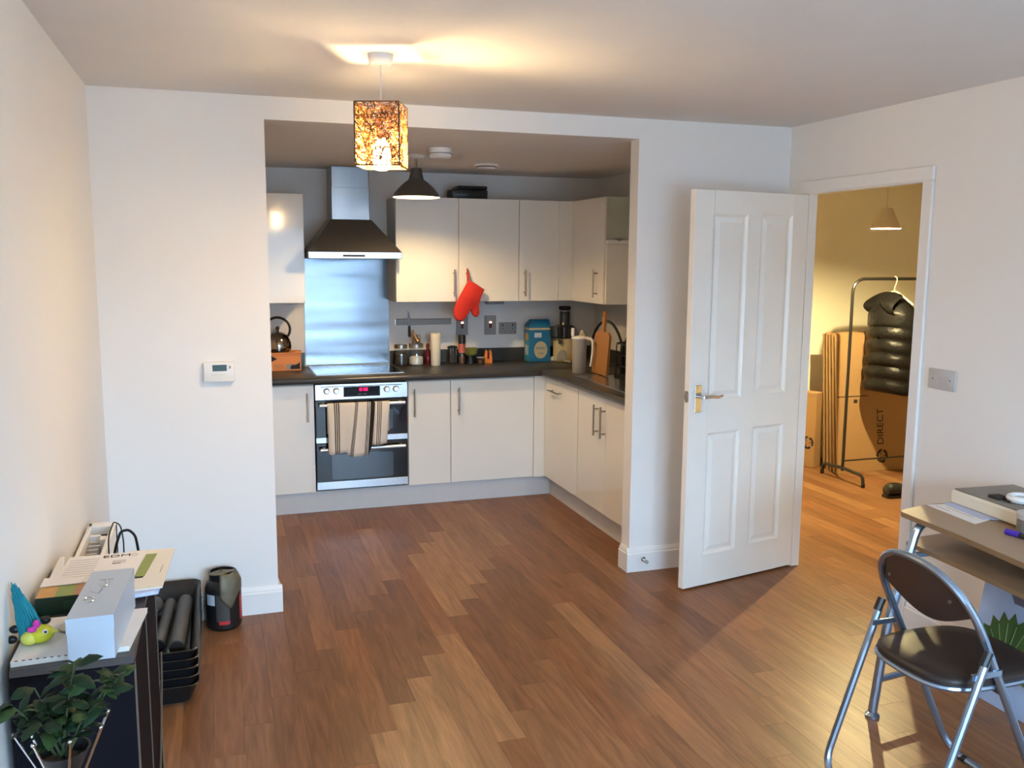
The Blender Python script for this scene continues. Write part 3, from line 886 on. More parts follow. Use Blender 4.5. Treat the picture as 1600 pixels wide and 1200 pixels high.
# ---------------------------------------------------------------- wall fittings
t = thing('thermostat', 'white wall thermostat with a small dark display', 'thermostat', (-.226, 0, 1.14))
part('case', MB().box(-.292, -.160, -.030, -.0005, 1.098, 1.186, .006, 2), 'white', t)
part('display', MB().box(-.254, -.194, -.0312, -.030, 1.146, 1.174), 'lcd', t)
part('button', MB().box(-.184, -.176, -.0325, -.030, 1.157, 1.168, .001), 'grey', t)
part('button', MB().box(-.190, -.186, -.0320, -.030, 1.166, 1.170).box(-.190, -.186, -.0320, -.030, 1.154, 1.158), 'lightgrey', t)
part('flap_line', MB().box(-.262, -.200, -.0306, -.030, 1.1295, 1.1305), 'lightgrey', t)
t = thing('wall_socket', 'pale grey double plate on the wall above the desk', 'wall plate', (XR, -1.157, 1.15))
part('plate', MB().box(XR - .010, XR - .0005, -1.232, -1.082, 1.106, 1.194, .004, 2), 'lightgrey', t)
for y in (-1.205, -1.109):
    part('screw', MB().cyl((XR - .0112, y, 1.150), (XR - .010, y, 1.150), .003, 8), 'charcoal', t)
part('switch', MB().box(XR - .013, XR - .010, -1.195, -1.170, 1.135, 1.165, .001), 'lightgrey', t)
part('switch', MB().box(XR - .013, XR - .010, -1.145, -1.120, 1.135, 1.165, .001), 'lightgrey', t)
t = thing('door_stop', 'small chrome door stop on the skirting beside the door', 'door stop', (1.883, -.018, .068))
part('rod', MB().cyl((1.883, -.0185, .068), (1.872, -.075, .072), .006, 10).cyl((1.883, -.0185, .068), (1.883, -.022, .068), .012, 12), 'chrome', t)
part('rubber_tip', MB().cyl((1.872, -.075, .072), (1.870, -.088, .0728), .010, 12), 'grey', t)
for x, z, lb, px in ((1.690, 1.160, 'grey switch plate with lit red rocker between oven mitt and double socket', 0), (1.475, 1.160, 'grey switch plate with red rocker partly behind the oven mitt', 1)):
    t = thing('cooker_switch', lb, 'wall switch', (x, KB, z), group='red rocker switches')
    part('plate', MB().box(x - .044, x + .044, KB - .010, KB - .0005, z - .070, z + .070, .003), 'socket', t)
    part('rocker', MB().box(x - .010, x + .010, KB - .015, KB - .010, z - .020, z + .012, .002), 'redrocker', t)
    part('neon', MB().box(x - .009, x + .009, KB - .0145, KB - .010, z + .015, z + .027, .002), 'neonhot', t, label='lit neon')
t = thing('double_socket', 'steel double socket plate left of the blue carton', 'wall socket', (1.825, KB, 1.135))
part('plate', MB().box(1.757, 1.893, KB - .010, KB - .0005, 1.092, 1.178, .003), 'socket', t)
for x in (1.785, 1.862):
    part('switch', MB().box(x - .006, x + .006, KB - .013, KB - .010, 1.150, 1.166, .001), 'charcoal', t)
    part('socket_holes', MB().box(x - .003, x + .003, KB - .0112, KB - .010, 1.128, 1.136).box(x - .014, x - .008, KB - .0112, KB - .010, 1.110, 1.114).box(x + .008, x + .014, KB - .0112, KB - .010, 1.110, 1.114), 'ink', t)
single('cabinet_strip', MB().box(1.645, 1.780, KB - .060, KB - .012, 1.316, 1.3495, .004), 'socket', 'small dark strip under the wall cabinets right of the oven mitt', 'under-cabinet strip', (1.71, KB - .03, 1.33))  # dark strip of unknown use, gives no light
t = thing('knife_strip', 'magnetic steel knife strip on the wall above the jars', 'knife rack', (1.18, KB, 1.19))
part('bar', MB().box(.985, 1.392, KB - .016, KB - .0005, 1.172, 1.214, .002), 'socket', t)
part('end_cap', MB().box(.980, .985, KB - .016, KB - .0005, 1.172, 1.214), 'alu', t)
t = thing('kitchen_knife', 'kitchen knife stuck point-up on the magnetic strip', 'knife', (1.082, KB - .018, 1.19))
part('blade', MB().prism([(-.008, 0), (.010, 0), (.009, .06), (-.004, .108), (-.008, .112)], (0, -.003, 0), (1.080, KB - .0165, 1.162), (1, 0, 0), (0, 0, 1)), 'knifesteel', t)
part('handle', MB().box(1.072, 1.090, KB - .027, KB - .0165, 1.085, 1.163, .004), 'black', t)

# ---------------------------------------------------------------- kitchen counter
Z = WT
t = thing('orange_box', 'orange cardboard box at the left end of the worktop', 'box', (.205, 2.03, Z))
part('carton', MB().box(.100, .302, 1.955, 2.125, Z + .0005, Z + .122, .002), 'orange', t)
part('flap', MB().box(.100, .304, 1.945, 1.958, Z + .116, Z + .124).box(.262, .306, 1.955, 2.03, Z + .122, Z + .127, mtx=Matrix.Translation((0, 0, .003))), 'orange', t)
part('printed_panel', MB().box(.205, .292, 1.9535, 1.955, Z + .010, Z + .045), 'inkgrey', t)
part('printed_picture', MB().prism([(.0, 0), (.062, 0), (.062, .050), (.050, .036), (.030, .026), (.012, .028), (.0, .018)], (0, -.001, 0), (.232, 1.9533, Z + .012), (1, 0, 0), (0, 0, 1)), 'ink', t)
part('arrow_mark', MB().prism([(0, 0), (.038, .020), (0, .042)], (0, -.001, 0), (.108, 1.9548, Z + .062), (1, 0, 0), (0, 0, 1)), 'ink', t)
part('text_lines', MB().box(.125, .19, 1.9535, 1.955, Z + .030, Z + .032).box(.125, .18, 1.9535, 1.955, Z + .040, Z + .042).box(.125, .195, 1.9535, 1.955, Z + .020, Z + .022), 'brownprint', t)
kz = Z + .1275
t = thing('kettle', 'polished stovetop kettle with arched black handle on the orange box', 'kettle', (.165, 2.035, kz))
kc = (.160, 2.035, kz)
part('body', MB().lathe([(.070, 0), (.084, .004), (.090, .030), (.086, .062), (.070, .098), (.050, .118), (.026, .128), (.004, .130)], kc, 28), 'kettle', t)
part('lid_knob', MB().lathe([(.010, .126), (.008, .140), (.013, .150), (.012, .162), (.004, .167)], kc, 14), 'black', t)
hnd = [(kc[0] + .083 * math.cos(a) - .002, kc[1], kz + .145 + .080 * math.sin(a)) for a in [math.radians(q) for q in range(-42, 223, 14)]]
part('handle', MB().tube(hnd, .0085, 8), 'black', t, label='arched black handle')
part('spout', MB().tube([(kc[0] - .062, kc[1], kz + .07), (kc[0] - .095, kc[1], kz + .09), (kc[0] - .115, kc[1], kz + .118)], .017, 10, r1=.010), 'kettle', t)

def jar(x, y, r, h, label, fill, fh, group):
    t = thing('storage_jar', label, 'jar', (x, y, Z), group=group)
    part('glass', MB().lathe([(r * .86, .0005), (r, .010), (r, h * .72), (r * .90, h * .82)], (x, y, Z), 24), 'jarglass', t)
    part('contents', MB().lathe([(r * .80, .004), (r * .93, .013), (r * .93, fh), (r * .5, fh + .008), (.002, fh + .010)], (x, y, Z), 20), fill, t)
    part('lid', MB().lathe([(r * .93, h * .825), (r * .97, h * .83), (r * .97, h * .97), (r * .90, h), (.002, h)], (x, y, Z), 24), 'satin', t, label='grey metal screw lid')


jar(1.000, 2.060, .048, .150, 'glass jar with grey metal lid holding dark tea, nearest the splashback', 'coffee', .085, 'storage jars')
jar(1.106, 2.045, .053, .155, 'glass jar with grey metal lid half filled with white sugar', 'flour', .058, 'storage jars')
# little animal figure on the second jar
fz = Z + .1555
t = thing('animal_figurine', 'small bronze animal figurine sitting on the sugar jar lid', 'figurine', (1.100, 2.045, fz))
part('body', MB().ball((1.108, 2.045, fz + .036), .016, .013, .036, 12, 10, Matrix.Rotation(-.45, 3, 'Y')).ball((1.120, 2.045, fz + .018), .018, .015, .018), 'bronze', t)
part('head', MB().ball((1.082, 2.045, fz + .085), .010, .009, .013).cyl((1.088, 2.045, fz + .058), (1.083, 2.045, fz + .084), .007, 8).cyl((1.080, 2.045, fz + .082), (1.070, 2.045, fz + .078), .005, 8), 'bronze', t)
for dy in (-.008, .008):
    part('leg', MB().cyl((1.090, 2.045 + dy, fz + .05), (1.084, 2.045 + dy, fz + .0005), .0045, 8), 'bronze', t)
part('tail', MB().tube(rounded([(1.128, 2.045, fz + .012), (1.142, 2.045, fz + .03), (1.135, 2.045, fz + .06), (1.120, 2.045, fz + .055)], .02), .003, 6), 'bronze', t)
t = thing('spice_bottle', 'dark red bottle half hidden behind the cream paper roll', 'bottle', (1.200, 2.075, Z))
part('body', MB().lathe([(.024, .0005), (.025, .01), (.025, .08), (.012, .105), (.011, .120)], (1.200, 2.085, Z), 16), 'redglass', t)
part('stopper', MB().lathe([(.014, .120), (.014, .140), (.006, .152)], (1.200, 2.085, Z), 12), 'redglass', t)
t = thing('paper_roll', 'tall cream paper roll standing on the worktop', 'paper roll', (1.238, 2.0, Z))
part('paper', MB().lathe([(.034, .0005), (.035, .002), (.035, .226), (.034, .228), (.013, .228), (.013, .20)], (1.238, 2.005, Z), 24), 'roll', t)
part('core', MB().lathe([(.0125, .002), (.0125, .227)], (1.238, 2.005, Z), 12), 'card', t)
t = thing('cafetiere', 'black coffee press with metal frame behind the spice grinder', 'coffee press', (1.385, 2.09, Z))
part('beaker', MB().lathe([(.034, .004), (.035, .01), (.035, .112)], (1.385, 2.10, Z), 20), 'smoke', t)
part('lid', MB().lathe([(.038, .112), (.038, .120), (.02, .128), (.004, .130)], (1.385, 2.10, Z), 20), 'black', t)
for an in (-2.2, -1.0, .6, 2.2):
    x, y = 1.385 + .037 * math.cos(an), 2.10 + .037 * math.sin(an)
    part('frame_strut', MB().cyl((x, y, Z + .0005), (x, y, Z + .112), .0025, 6), 'chrome', t)
t = thing('spice_grinder', 'spice grinder with black cap and red label in front of the olive bowl', 'grinder', (1.44, 2.03, Z))
gc = (1.440, 2.04, Z)
part('glass', MB().lathe([(.023, .0005), (.025, .006), (.023, .065), (.022, .082)], gc, 18), 'jarglass', t)
part('peppercorns', MB().lathe([(.019, .003), (.021, .008), (.020, .050), (.002, .056)], gc, 14), 'spice', t)
part('label_band', MB().lathe([(.0255, .082), (.027, .088), (.026, .142), (.0245, .146)], gc, 18), 'pepper', t)
part('cap', MB().lathe([(.0265, .147), (.0265, .205), (.024, .209), (.002, .209)], gc, 18), 'black', t)
t = thing('mixing_bowl', 'olive green bowl on a dark base behind the small spice pot', 'bowl', (1.515, 2.08, Z))
part('bowl', MB().lathe([(.030, .055), (.048, .068), (.060, .108), (.057, .108), (.045, .072), (.028, .060)], (1.515, 2.085, Z), 22), 'olive', t)
part('base', MB().lathe([(.045, .0005), (.045, .010), (.034, .030), (.036, .054)], (1.515, 2.085, Z), 20), 'black', t)
t = thing('spice_pot', 'small clear pot of brown spice beside the orange clip', 'pot', (1.570, 2.04, Z))
part('pot', MB().lathe([(.024, .0005), (.030, .044), (.028, .044), (.023, .004)], (1.572, 2.01, Z), 18), 'jarglass', t)
part('spice', MB().lathe([(.021, .005), (.0255, .032), (.002, .036)], (1.572, 2.01, Z), 14), 'spice', t)
part('rim', MB().lathe([(.029, .044), (.031, .046), (.031, .049), (.028, .049)], (1.572, 2.01, Z), 18), 'lightgrey', t)
t = thing('orange_clip', 'bright orange forked plastic holder on the worktop', 'clip', (1.634, 2.05, Z))
og = MB()
og.prism([(-.029, 0), (.029, 0), (.029, .030), (.024, .080), (.020, .096), (.012, .096), (.008, .085), (.008, .030), (-.008, .030), (-.008, .085), (-.012, .096), (-.020, .096), (-.026, .060)], (0, .03, 0), (1.636, 2.03, Z + .0005), (1, 0, 0), (0, 0, 1))
part('fork', og, 'orange_p', t, smooth=False)
part('slot', MB().box(1.629, 1.643, 2.035, 2.055, Z + .0305, Z + .082), 'redrocker', t)
# blue carton
t = thing('blue_carton', 'blue carton with a cream oval badge standing by the corner', 'carton', (2.02, 2.07, Z))
bx0, bx1, by0, by1 = 1.945, 2.110, 2.020, 2.130
part('box', MB().box(bx0, bx1, by0, by1, Z + .0005, Z + .268, .002), 'blue', t)
part('top', MB().loft([[V((bx0, by0, Z + .268)), V((bx1, by0, Z + .268)), V((bx1, by1, Z + .268)), V((bx0, by1, Z + .268))], [V((bx0 + .03, by0 + .03, Z + .310)), V((bx1 - .002, by0 + .03, Z + .310)), V((bx1 - .002, by1 - .03, Z + .310)), V((bx0 + .03, by1 - .03, Z + .310))]]), 'blue', t)
part('side_print', MB().box(bx0 - .001, bx0, by0 + .004, by1 - .004, Z + .004, Z + .215), 'teal', t)
part('side_badge', MB().prism([(.03 * math.cos(k * PI / 6), .03 * math.sin(k * PI / 6)) for k in range(12)], (-.001, 0, 0), (bx0 - .001, by0 + .055, Z + .185), (0, -1, 0), (0, 0, 1)), 'amberprint', t)
part('side_lettering', MB().box(bx0 - .0018, bx0 - .001, by0 + .02, by0 + .045, Z + .05, Z + .12).box(bx0 - .0018, bx0 - .001, by0 + .055, by0 + .085, Z + .05, Z + .125), 'label', t)
part('gold_band', MB().box(bx0 - .001, bx1 + .001, by0 - .001, by1, Z + .236, Z + .250), 'cartoncream', t)
part('white_panel', MB().box(1.985, 2.040, by0 - .001, by0, Z + .180, Z + .215), 'label', t)
part('badge', MB().prism([(.052 * math.cos(k * PI / 10), .064 * math.sin(k * PI / 10)) for k in range(20)], (0, -.001, 0), (2.035, by0, Z + .088), (1, 0, 0), (0, 0, 1)), 'cartoncream', t)
RXm = Matrix.Rotation(PI / 2, 4, 'X')
part('badge_lettering', MB().text('SMART', .026, Matrix.Translation((2.037, by0 - .0012, Z + .100)) @ RXm).text('ONE', .018, Matrix.Translation((2.037, by0 - .0012, Z + .062)) @ RXm), 'blue', t, smooth=False)
# juicer
jc = (2.225, 2.03, Z)
t = thing('juicer', 'upright juicer with cream base and smoky feed chute', 'juicer', jc)
part('base', MB().lathe([(.078, .0005), (.084, .008), (.084, .150), (.078, .170), (.060, .172)], jc, 28), 'cartoncream', t)
part('drum', MB().lathe([(.060, .172), (.076, .178), (.078, .255), (.060, .268), (.044, .270)], jc, 26), 'smoke', t)
part('side_bowl', MB().lathe([(.03, .180), (.045, .19), (.045, .262), (.02, .266)], (2.142, 1.985, Z), 18), 'smoke', t)
part('feed_chute', MB().lathe([(.042, .270), (.038, .276), (.038, .370), (.042, .384)], jc, 22), 'smoke', t)
part('chute_ring', MB().lathe([(.0425, .372), (.0425, .377)], jc, 22), 'lightgrey', t)
part('pusher', MB().lathe([(.044, .384), (.047, .398), (.040, .408), (.004, .410)], jc, 22), 'black', t)
part('front_arch', MB().prism([(-.038, 0), (.030, 0), (.030, .030), (.020, .062), (.000, .074), (-.022, .060), (-.036, .030)], (-.004, -.006, 0), (jc[0] - .045, jc[1] - .076, Z + .02), (.90, -.43, 0), (0, 0, 1)), 'grey', t)
part('spout', MB().prism([(-.018, .03), (.018, .03), (.012, 0), (-.012, 0)], (-.012, -.02, 0), (jc[0] - .055, jc[1] - .066, Z + .135), (.80, -.60, 0), (0, 0, 1)), 'smoke', t)
part('fruit_sticker', MB().box(jc[0] + .004, jc[0] + .05, jc[1] - .0865, jc[1] - .0845, Z + .020, Z + .050), 'amberprint', t)
t = thing('plug', 'white mains plug and lead lying between carton and juicer', 'plug', (2.135, 2.05, Z))
part('plug_body', MB().box(2.118, 2.150, 2.03, 2.06, Z + .0005, Z + .034, .006).box(2.110, 2.118, 2.038, 2.052, Z + .008, Z + .026), 'white', t)
part('lead', MB().tube(rounded([(2.15, 2.035, Z + .018), (2.18, 1.97, Z + .016), (2.22, 1.92, Z + .006), (2.29, 1.90, Z + .004)], .04), .004, 6), 'white', t)
single('food_scraps', MB().ball((2.235, 1.86, Z + .011), .028, .018, .011).ball((2.265, 1.85, Z + .009), .018, .016, .009).ball((2.215, 1.845, Z + .008), .014, .012, .0075), 'terracotta', 'small brown heap of scraps in front of the juicer', 'food scraps', (2.24, 1.85, Z))
# jug
jx, jy = 2.062, 1.345
t = thing('water_jug', 'frosted filter jug with white lid and white curved handle', 'jug', (jx, jy, Z))
part('body', MB().lathe([(.044, .0005), (.046, .005), (.050, .225), (.049, .228)], (jx, jy, Z), 22), 'frosted', t)
part('filter', MB().lathe([(.03, .080), (.036, .085), (.036, .150), (.03, .154)], (jx, jy, Z), 16), 'flour', t)
part('lid', MB().lathe([(.053, .228), (.055, .232), (.053, .240), (.02, .248), (.003, .249)], (jx, jy, Z), 22), 'white', t)
part('lid_knob', MB().prism([(-.022, 0), (.022, 0), (.004, .038), (-.006, .036)], (0, .012, 0), (jx + .012, jy - .02, Z + .246), (1, 0, 0), (0, 0, 1)), 'cartoncream', t)
part('pour_lip', MB().box(jx - .056, jx - .040, jy - .012, jy + .012, Z + .245, Z + .300, .003), 'white', t)
hd_ = rounded([(jx + .030, jy - .046, Z + .235), (jx + .062, jy - .072, Z + .228), (jx + .064, jy - .078, Z + .16), (jx + .052, jy - .070, Z + .050)], .035)
part('handle', MB().tube(hd_, .0105, 8, r1=.007), 'white', t, label='white curved handle')
# dish rack and chopping board
rx0, rx1, ry0, ry1 = 2.200, 2.42, .55, 1.10
t = thing('dish_rack', 'black wire dish rack with two round hoops on the drainer', 'dish rack', (2.33, .9, Z))
part('tray', MB().box(rx0, rx1, ry0, ry1, Z + .003, Z + .022, .006), 'black', t)
for k in range(9):
    y = ry0 + .02 + k * (ry1 - ry0 - .04) / 8
    part('wire', MB().tube(rounded([(rx0 + .01, y, Z + .02), (rx0 + .01, y, Z + .225), (rx1 - .01, y, Z + .225), (rx1 - .01, y, Z + .02)], .03), .004, 6), 'black', t)
for k in range(3):
    z = Z + .08 + k * .07
    part('rail', MB().tube(rounded([(rx0 + .006, ry0 + .01, z), (rx1 - .006, ry0 + .01, z), (rx1 - .006, ry1 - .01, z), (rx0 + .006, ry1 - .01, z)], .03, True), .004, 6, True), 'black', t)
for yc in (1.300, .790):
    part('hoop', MB().tube([(2.240, yc + .285 * math.cos(a), Z + .040 + .305 * math.sin(a)) for a in [math.radians(q) for q in range(0, 181, 10)]], .009, 8), 'black', t)
t = thing('black_pan', 'dark pan standing on edge in the dish rack', 'pan', (2.315, .80, Z))
part('pan_body', MB().lathe([(.002, 0), (.115, .002), (.125, .045), (.121, .045), (.111, .006), (.002, .004)], (0, 0, 0), 26), 'black', t, local=True).rotation_euler = (0, PI / 2 - .12, 0)
t.location = (2.285, .83, Z + .152)
part('handle', MB().box(-.012, .012, -.27, -.12, -.01, .01, .005), 'black', t, local=True).location = (.03, 0, .03)
t = thing('baking_tray', 'black baking tray standing upright in the dish rack', 'baking tray', (2.31, 1.02, Z + .023))
part('tray', MB().box(2.215, 2.405, 1.012, 1.024, Z + .024, Z + .215, .004), 'black', t)
part('rim', MB().tube(rounded([(2.215, 1.010, Z + .028), (2.405, 1.010, Z + .028), (2.405, 1.010, Z + .216), (2.215, 1.010, Z + .216)], .02, True), .004, 6, True), 'rack', t)
t = thing('metal_beaker', 'small steel beaker in the dish rack by the jamb', 'beaker', (2.25, .70, Z))
t.location = (2.29, .64, Z + .0235)
part('cup', MB().lathe([(.022, 0), (.026, .002), (.030, .075), (.028, .075), (.024, .006)], (0, 0, 0), 18), 'steel', t, local=True)
cb = thing('chopping_board', 'wooden paddle chopping board leaning against the dish rack', 'chopping board', (2.140, 1.20, Z + .0028))
lean = Matrix.Rotation(math.radians(4.5), 4, 'Y')
out = [(-.118, 0), (.118, 0), (.114, .255), (.090, .275), (.022, .278), (.018, .300), (.018, .400), (.010, .412), (-.010, .412), (-.018, .400), (-.018, .300), (-.022, .278), (-.090, .275), (-.114, .255)]
mb = MB().prism(out, (.016, 0, 0), (0, 0, 0.0045), (0, 1, 0), (0, 0, 1))
bmesh.ops.transform(mb.bm, matrix=lean, verts=mb.bm.verts)
part('board', mb, 'wood', cb, local=True)
mb = MB().cyl((-.0012, 0, .388), (.0172, 0, .388), .006, 12)
bmesh.ops.transform(mb.bm, matrix=lean, verts=mb.bm.verts)
part('hanging_hole', mb, 'ink', cb, local=True)
# bag on the wall cabinets
t = thing('black_case', 'low black case lying on top of the wall cabinets', 'case', (1.47, 2.0, UZ1))
part('case', MB().box(1.345, 1.600, 1.93, 2.10, UZ1, UZ1 + .070, .012, 2), 'black', t)
part('lid', MB().box(1.385, 1.598, 1.935, 2.095, UZ1 + .070, UZ1 + .092, .006), 'black', t)
# oven mitt
t = thing('oven_mitt', 'plain red oven mitt hanging from a wall cabinet handle', 'oven mitt', (1.418, UY - .032, 1.56))
my = UY - .055
mo = [(1.418, 1.497), (1.530, 1.430), (1.510, 1.390), (1.492, 1.330), (1.494, 1.270), (1.482, 1.248), (1.462, 1.246), (1.448, 1.262), (1.436, 1.300), (1.412, 1.262), (1.388, 1.232), (1.360, 1.217), (1.330, 1.226), (1.312, 1.258), (1.313, 1.300), (1.330, 1.345), (1.362, 1.400)]
def puff(poly, y, th, c):
    mb = MB()
    rings = []
    for s_, dy in ((.90, -th), (.97, -th * .75), (1.0, 0), (.97, th * .75), (.90, th)):
        rings.append([V((c[0] + (p[0] - c[0]) * s_, y + dy, c[1] + (p[1] - c[1]) * s_)) for p in poly])
    return mb.loft(rings)
part('mitt', puff(mo, my, .016, (1.42, 1.36)), 'red', t, angle=60)
part('hanging_loop', MB().tube([(1.418, my, 1.490), (1.412, my, 1.53), (1.414, UY - .040, 1.575), (1.419, UY - .026, 1.578), (1.421, my + .004, 1.53), (1.420, my, 1.49)], .004, 6), 'red', t)
part('cuff_binding', MB().tube([(1.418, my, 1.497), (1.475, my - .004, 1.464), (1.530, my, 1.430)], .006, 6), 'redprint', t)
# tea towel over the oven handle
tw = thing('tea_towel', 'cream tea towel with black stripes over the upper oven handle', 'towel', (.615, FB - .05, .72))
TS = [('a', .418, .540, .405, .012, [(.462, .468), (.474, .480), (.486, .492)]), ]
def towel_pt(u, v, layer):
    # u across 0..1, v: drop from the bar 0..1
    x = .418 + .398 * u
    if layer == 0:                # long middle fold narrows towards its hem
        c = .612
        x = c + (x - c) * (1 - .06 * v) - .010 * v
    y = FB - .066 - .014 * math.sin(u * 17) * (0.3 + v) - .006 * v - (.004 if layer == 0 else 0)
    return x, y
def hem(u):
    # hem height of the towel along its width: outer flaps shorter than the middle
    if u < .30: return .405 + .010 * u
    if u < .36: return .41 - (u - .30) / .06 * .026
    if u < .70: return .384
    if u < .76: return .384 + (u - .70) / .06 * .066
    return .452 + .006 * (u - .76)
STR = [(.105, .122), (.136, .153), (.168, .185), (.445, .455), (.462, .472), (.480, .490), (.640, .652), (.664, .676), (.690, .760), (.800, .812), (.828, .840), (.856, .868)]
edges = sorted({0.0, 1.0, .30, .36, .70, .76} | {i / 28 for i in range(29)} | {q for a in STR for q in a})
front, strip = MB(), MB()
def shear(u, v):
    # stripes of the middle fold drift left as they fall
    return u - (.085 * v if .40 < u < .52 else (.02 * v if .60 < u < .77 else 0)) * (1)
NV = 12
for i in range(len(edges) - 1):
    ua, ub = edges[i], edges[i + 1]
    mid = (ua + ub) / 2
    tgt = strip if any(a <= mid <= b for a, b in STR) else front
    ring = []
    for u in (ua, ub):
        colm = []
        for q in range(6):       # roll over the bar
            a = PI * q / 5
            x, y = towel_pt(u, 0, 0)
            colm.append(V((x, FB - .046 + .0145 * math.cos(a) - .0 , .715 + .0145 * math.sin(a))))
        for j in range(1, NV + 1):
            v = j / NV
            x, y = towel_pt(shear(u, v), v, 0)
            w = min(1, j / 3)
            colm.append(V((x, (FB - .0605) * (1 - w) + y * w, .715 + (hem(u) - .715) * v)))
        colm.insert(0, V((towel_pt(u, 0, 0)[0], FB - .030, .53)))
        ring.append([tgt.bm.verts.new(p) for p in colm])
    for j in range(len(ring[0]) - 1):
        tgt.bm.faces.new((ring[0][j], ring[1][j], ring[1][j + 1], ring[0][j + 1]))
for mb in (front, strip):
    bmesh.ops.remove_doubles(mb.bm, verts=mb.bm.verts, dist=.0002)
def thick(o, t):
    md = o.modifiers.new('thickness', 'SOLIDIFY')
    md.thickness = t
    md.offset = 0
thick(part('cloth', front, 'towel', tw, angle=80), .002)
thick(part('stripes', strip, 'towelstripe', tw, angle=80, label='black woven stripes'), .0022)

# ---------------------------------------------------------------- hallway
HS = 4.33
def leanbox(mb, x0, x1, yb, yt, z1, th):
    d = V((0, yt - yb, z1)).normalized()
    n = V((0, -d.z, d.y))
    a, b = V((0, yb, 0.001)), V((0, yt, z1))
    pts = [a, b, b - n * th, a - n * th]
    return mb.loft([[V((x0, p.y, p.z)) for p in pts], [V((x1, p.y, p.z)) for p in pts]])
def recycle(mb, c, r, ux, uy, d):
    """a ring-shaped three-arrow recycling mark"""
    c, ux, uy = V(c), V(ux), V(uy)
    for k in range(3):
        a0 = PI / 2 + k * 2 * PI / 3
        pts_o, pts_i = [], []
        for q in range(6):
            a = a0 + q / 5 * 1.35
            pts_o.append((r * math.cos(a), r * math.sin(a)))
            pts_i.append((r * .68 * math.cos(a), r * .68 * math.sin(a)))
        a = a0 + 1.35
        tip = (r * .84 * math.cos(a + .5), r * .84 * math.sin(a + .5))
        head = [(r * 1.12 * math.cos(a), r * 1.12 * math.sin(a)), tip, (r * .55 * math.cos(a), r * .55 * math.sin(a))]
        mb.prism(pts_o + head + pts_i[::-1], d, c, ux, uy)
        b = a0 + .7
        mb.prism([(r * .16 * math.cos(b - 1), r * .16 * math.sin(b - 1)), (r * .66 * math.cos(b - .12), r * .66 * math.sin(b - .12)), (r * .66 * math.cos(b + .12), r * .66 * math.sin(b + .12))], d, c, ux, uy)
    return mb
names = ['frontmost flattened carton with DIRECT printed up its face', 'second flattened carton from the front in the leaning hallway stack', 'third flattened carton from the front in the leaning hallway stack', 'fourth flattened carton from the front in the leaning hallway stack', 'rearmost flattened carton in the leaning hallway stack']
for k in range(5):
    yb, yt = 1.520 + k * .047, 1.640 + k * .040
    x1 = 5.35
    z1 = 1.075 + .012 * (k % 2)
    t = thing('flat_carton', names[k], 'flat carton', (HS, yb, 0), group='flattened cartons')
    part('sheet', leanbox(MB(), HS + .004 * k, x1, yb, yt, z1, .022), 'card', t, smooth=False)
    part('cut_edge', leanbox(MB(), HS + .004 * k - .002, HS + .004 * k, yb + .004, yt + .004, z1 - .002, .014), 'cardedge', t, smooth=False)
    if k == 0:
        ln = V((0, yt - yb, z1)).normalized()
        def on(x, h): return V((x, yb, 0)) + ln * h + V((0, -.0015, 0))
        rot = Matrix((( 0, -1, 0), (ln.y, 0, -ln.z), (ln.z, 0, ln.y))).to_4x4()
        part('lettering', MB().text('DIRECT', .085, Matrix.Translation(on(4.735, .350)) @ rot), 'ink', t, smooth=False, label='dark DIRECT lettering')
        part('recycling_mark', recycle(MB(), on(4.745, .118), .055, (1, 0, 0), ln, (0, -.0008, 0)), 'ink', t, smooth=False, label='dark recycling mark')
        part('fold_line', MB().box(HS, 4.62, on(HS, .60).y - .0005, on(HS, .60).y + .004, on(HS, .60).z - .003, on(HS, .60).z + .003), 'ink', t)
        part('print_spot', MB().prism([(-.018, -.012), (.016, -.014), (.02, .012), (-.014, .016)], (0, -.0008, 0), on(4.50, .56), (1, 0, 0), ln), 'ink', t, smooth=False)
t = thing('cardboard_box', 'closed brown box with arrows and recycling mark behind the door edge', 'box', (4.20, 1.875, 0), math.radians(-62.7))
part('carton', MB().box(-.12, .145, 0, .12, .001, .60, .002), 'card', t, local=True)
part('lid_flap', MB().box(-.12, .145, -.002, .12, .600, .604).box(-.12, .145, -.004, 0, .585, .603), 'cardedge', t, local=True)
ar = MB()
for x in (-.045, -.015):
    ar.prism([(-.003, 0), (.003, 0), (.003, .055), (.010, .055), (0, .078), (-.010, .055), (-.003, .055)], (0, -.0008, 0), (x, -.0002, .33), (1, 0, 0), (0, 0, 1))
part('arrow_print', ar.box(-.055, -.005, -.001, -.0002, .318, .322), 'ink', t, local=True, smooth=False)
part('recycling_mark', recycle(MB(), (.085, -.0002, .20), .052, (1, 0, 0), (0, 0, 1), (0, -.0008, 0)), 'ink', t, local=True, smooth=False, label='dark recycling mark')
part('slit', MB().box(.030, .035, -.001, -.0002, .45, .585), 'ink', t, local=True)
# clothes rack
RKX, RKY = 4.225, 1.345
t = thing('clothes_rack', 'black tubular clothes rail standing before the cartons', 'clothes rack', (RKX, RKY, 0))
part('rail', MB().tube(rounded([(RKX, RKY, .075), (RKX, RKY, 1.515), (RKX + 1.05, RKY, 1.515), (RKX + 1.05, RKY, .075)], .11), .0115, 10), 'rack', t)
for x in (RKX, RKX + 1.05):
    part('foot', MB().tube(rounded([(x, RKY - .235, .012), (x, RKY - .225, .085), (x, RKY + .0, .098), (x, RKY + .225, .085), (x, RKY + .235, .012)], .07), .0125, 10), 'rack', t)
    for dy in (-.235, .235):
        part('foot_cap', MB().cyl((x, RKY + dy, .001), (x, RKY + dy, .03), .0145, 10), 'black', t)
part('lower_bar', MB().cyl((RKX, RKY, .150), (RKX + 1.05, RKY, .150), .006, 8), 'rack', t)
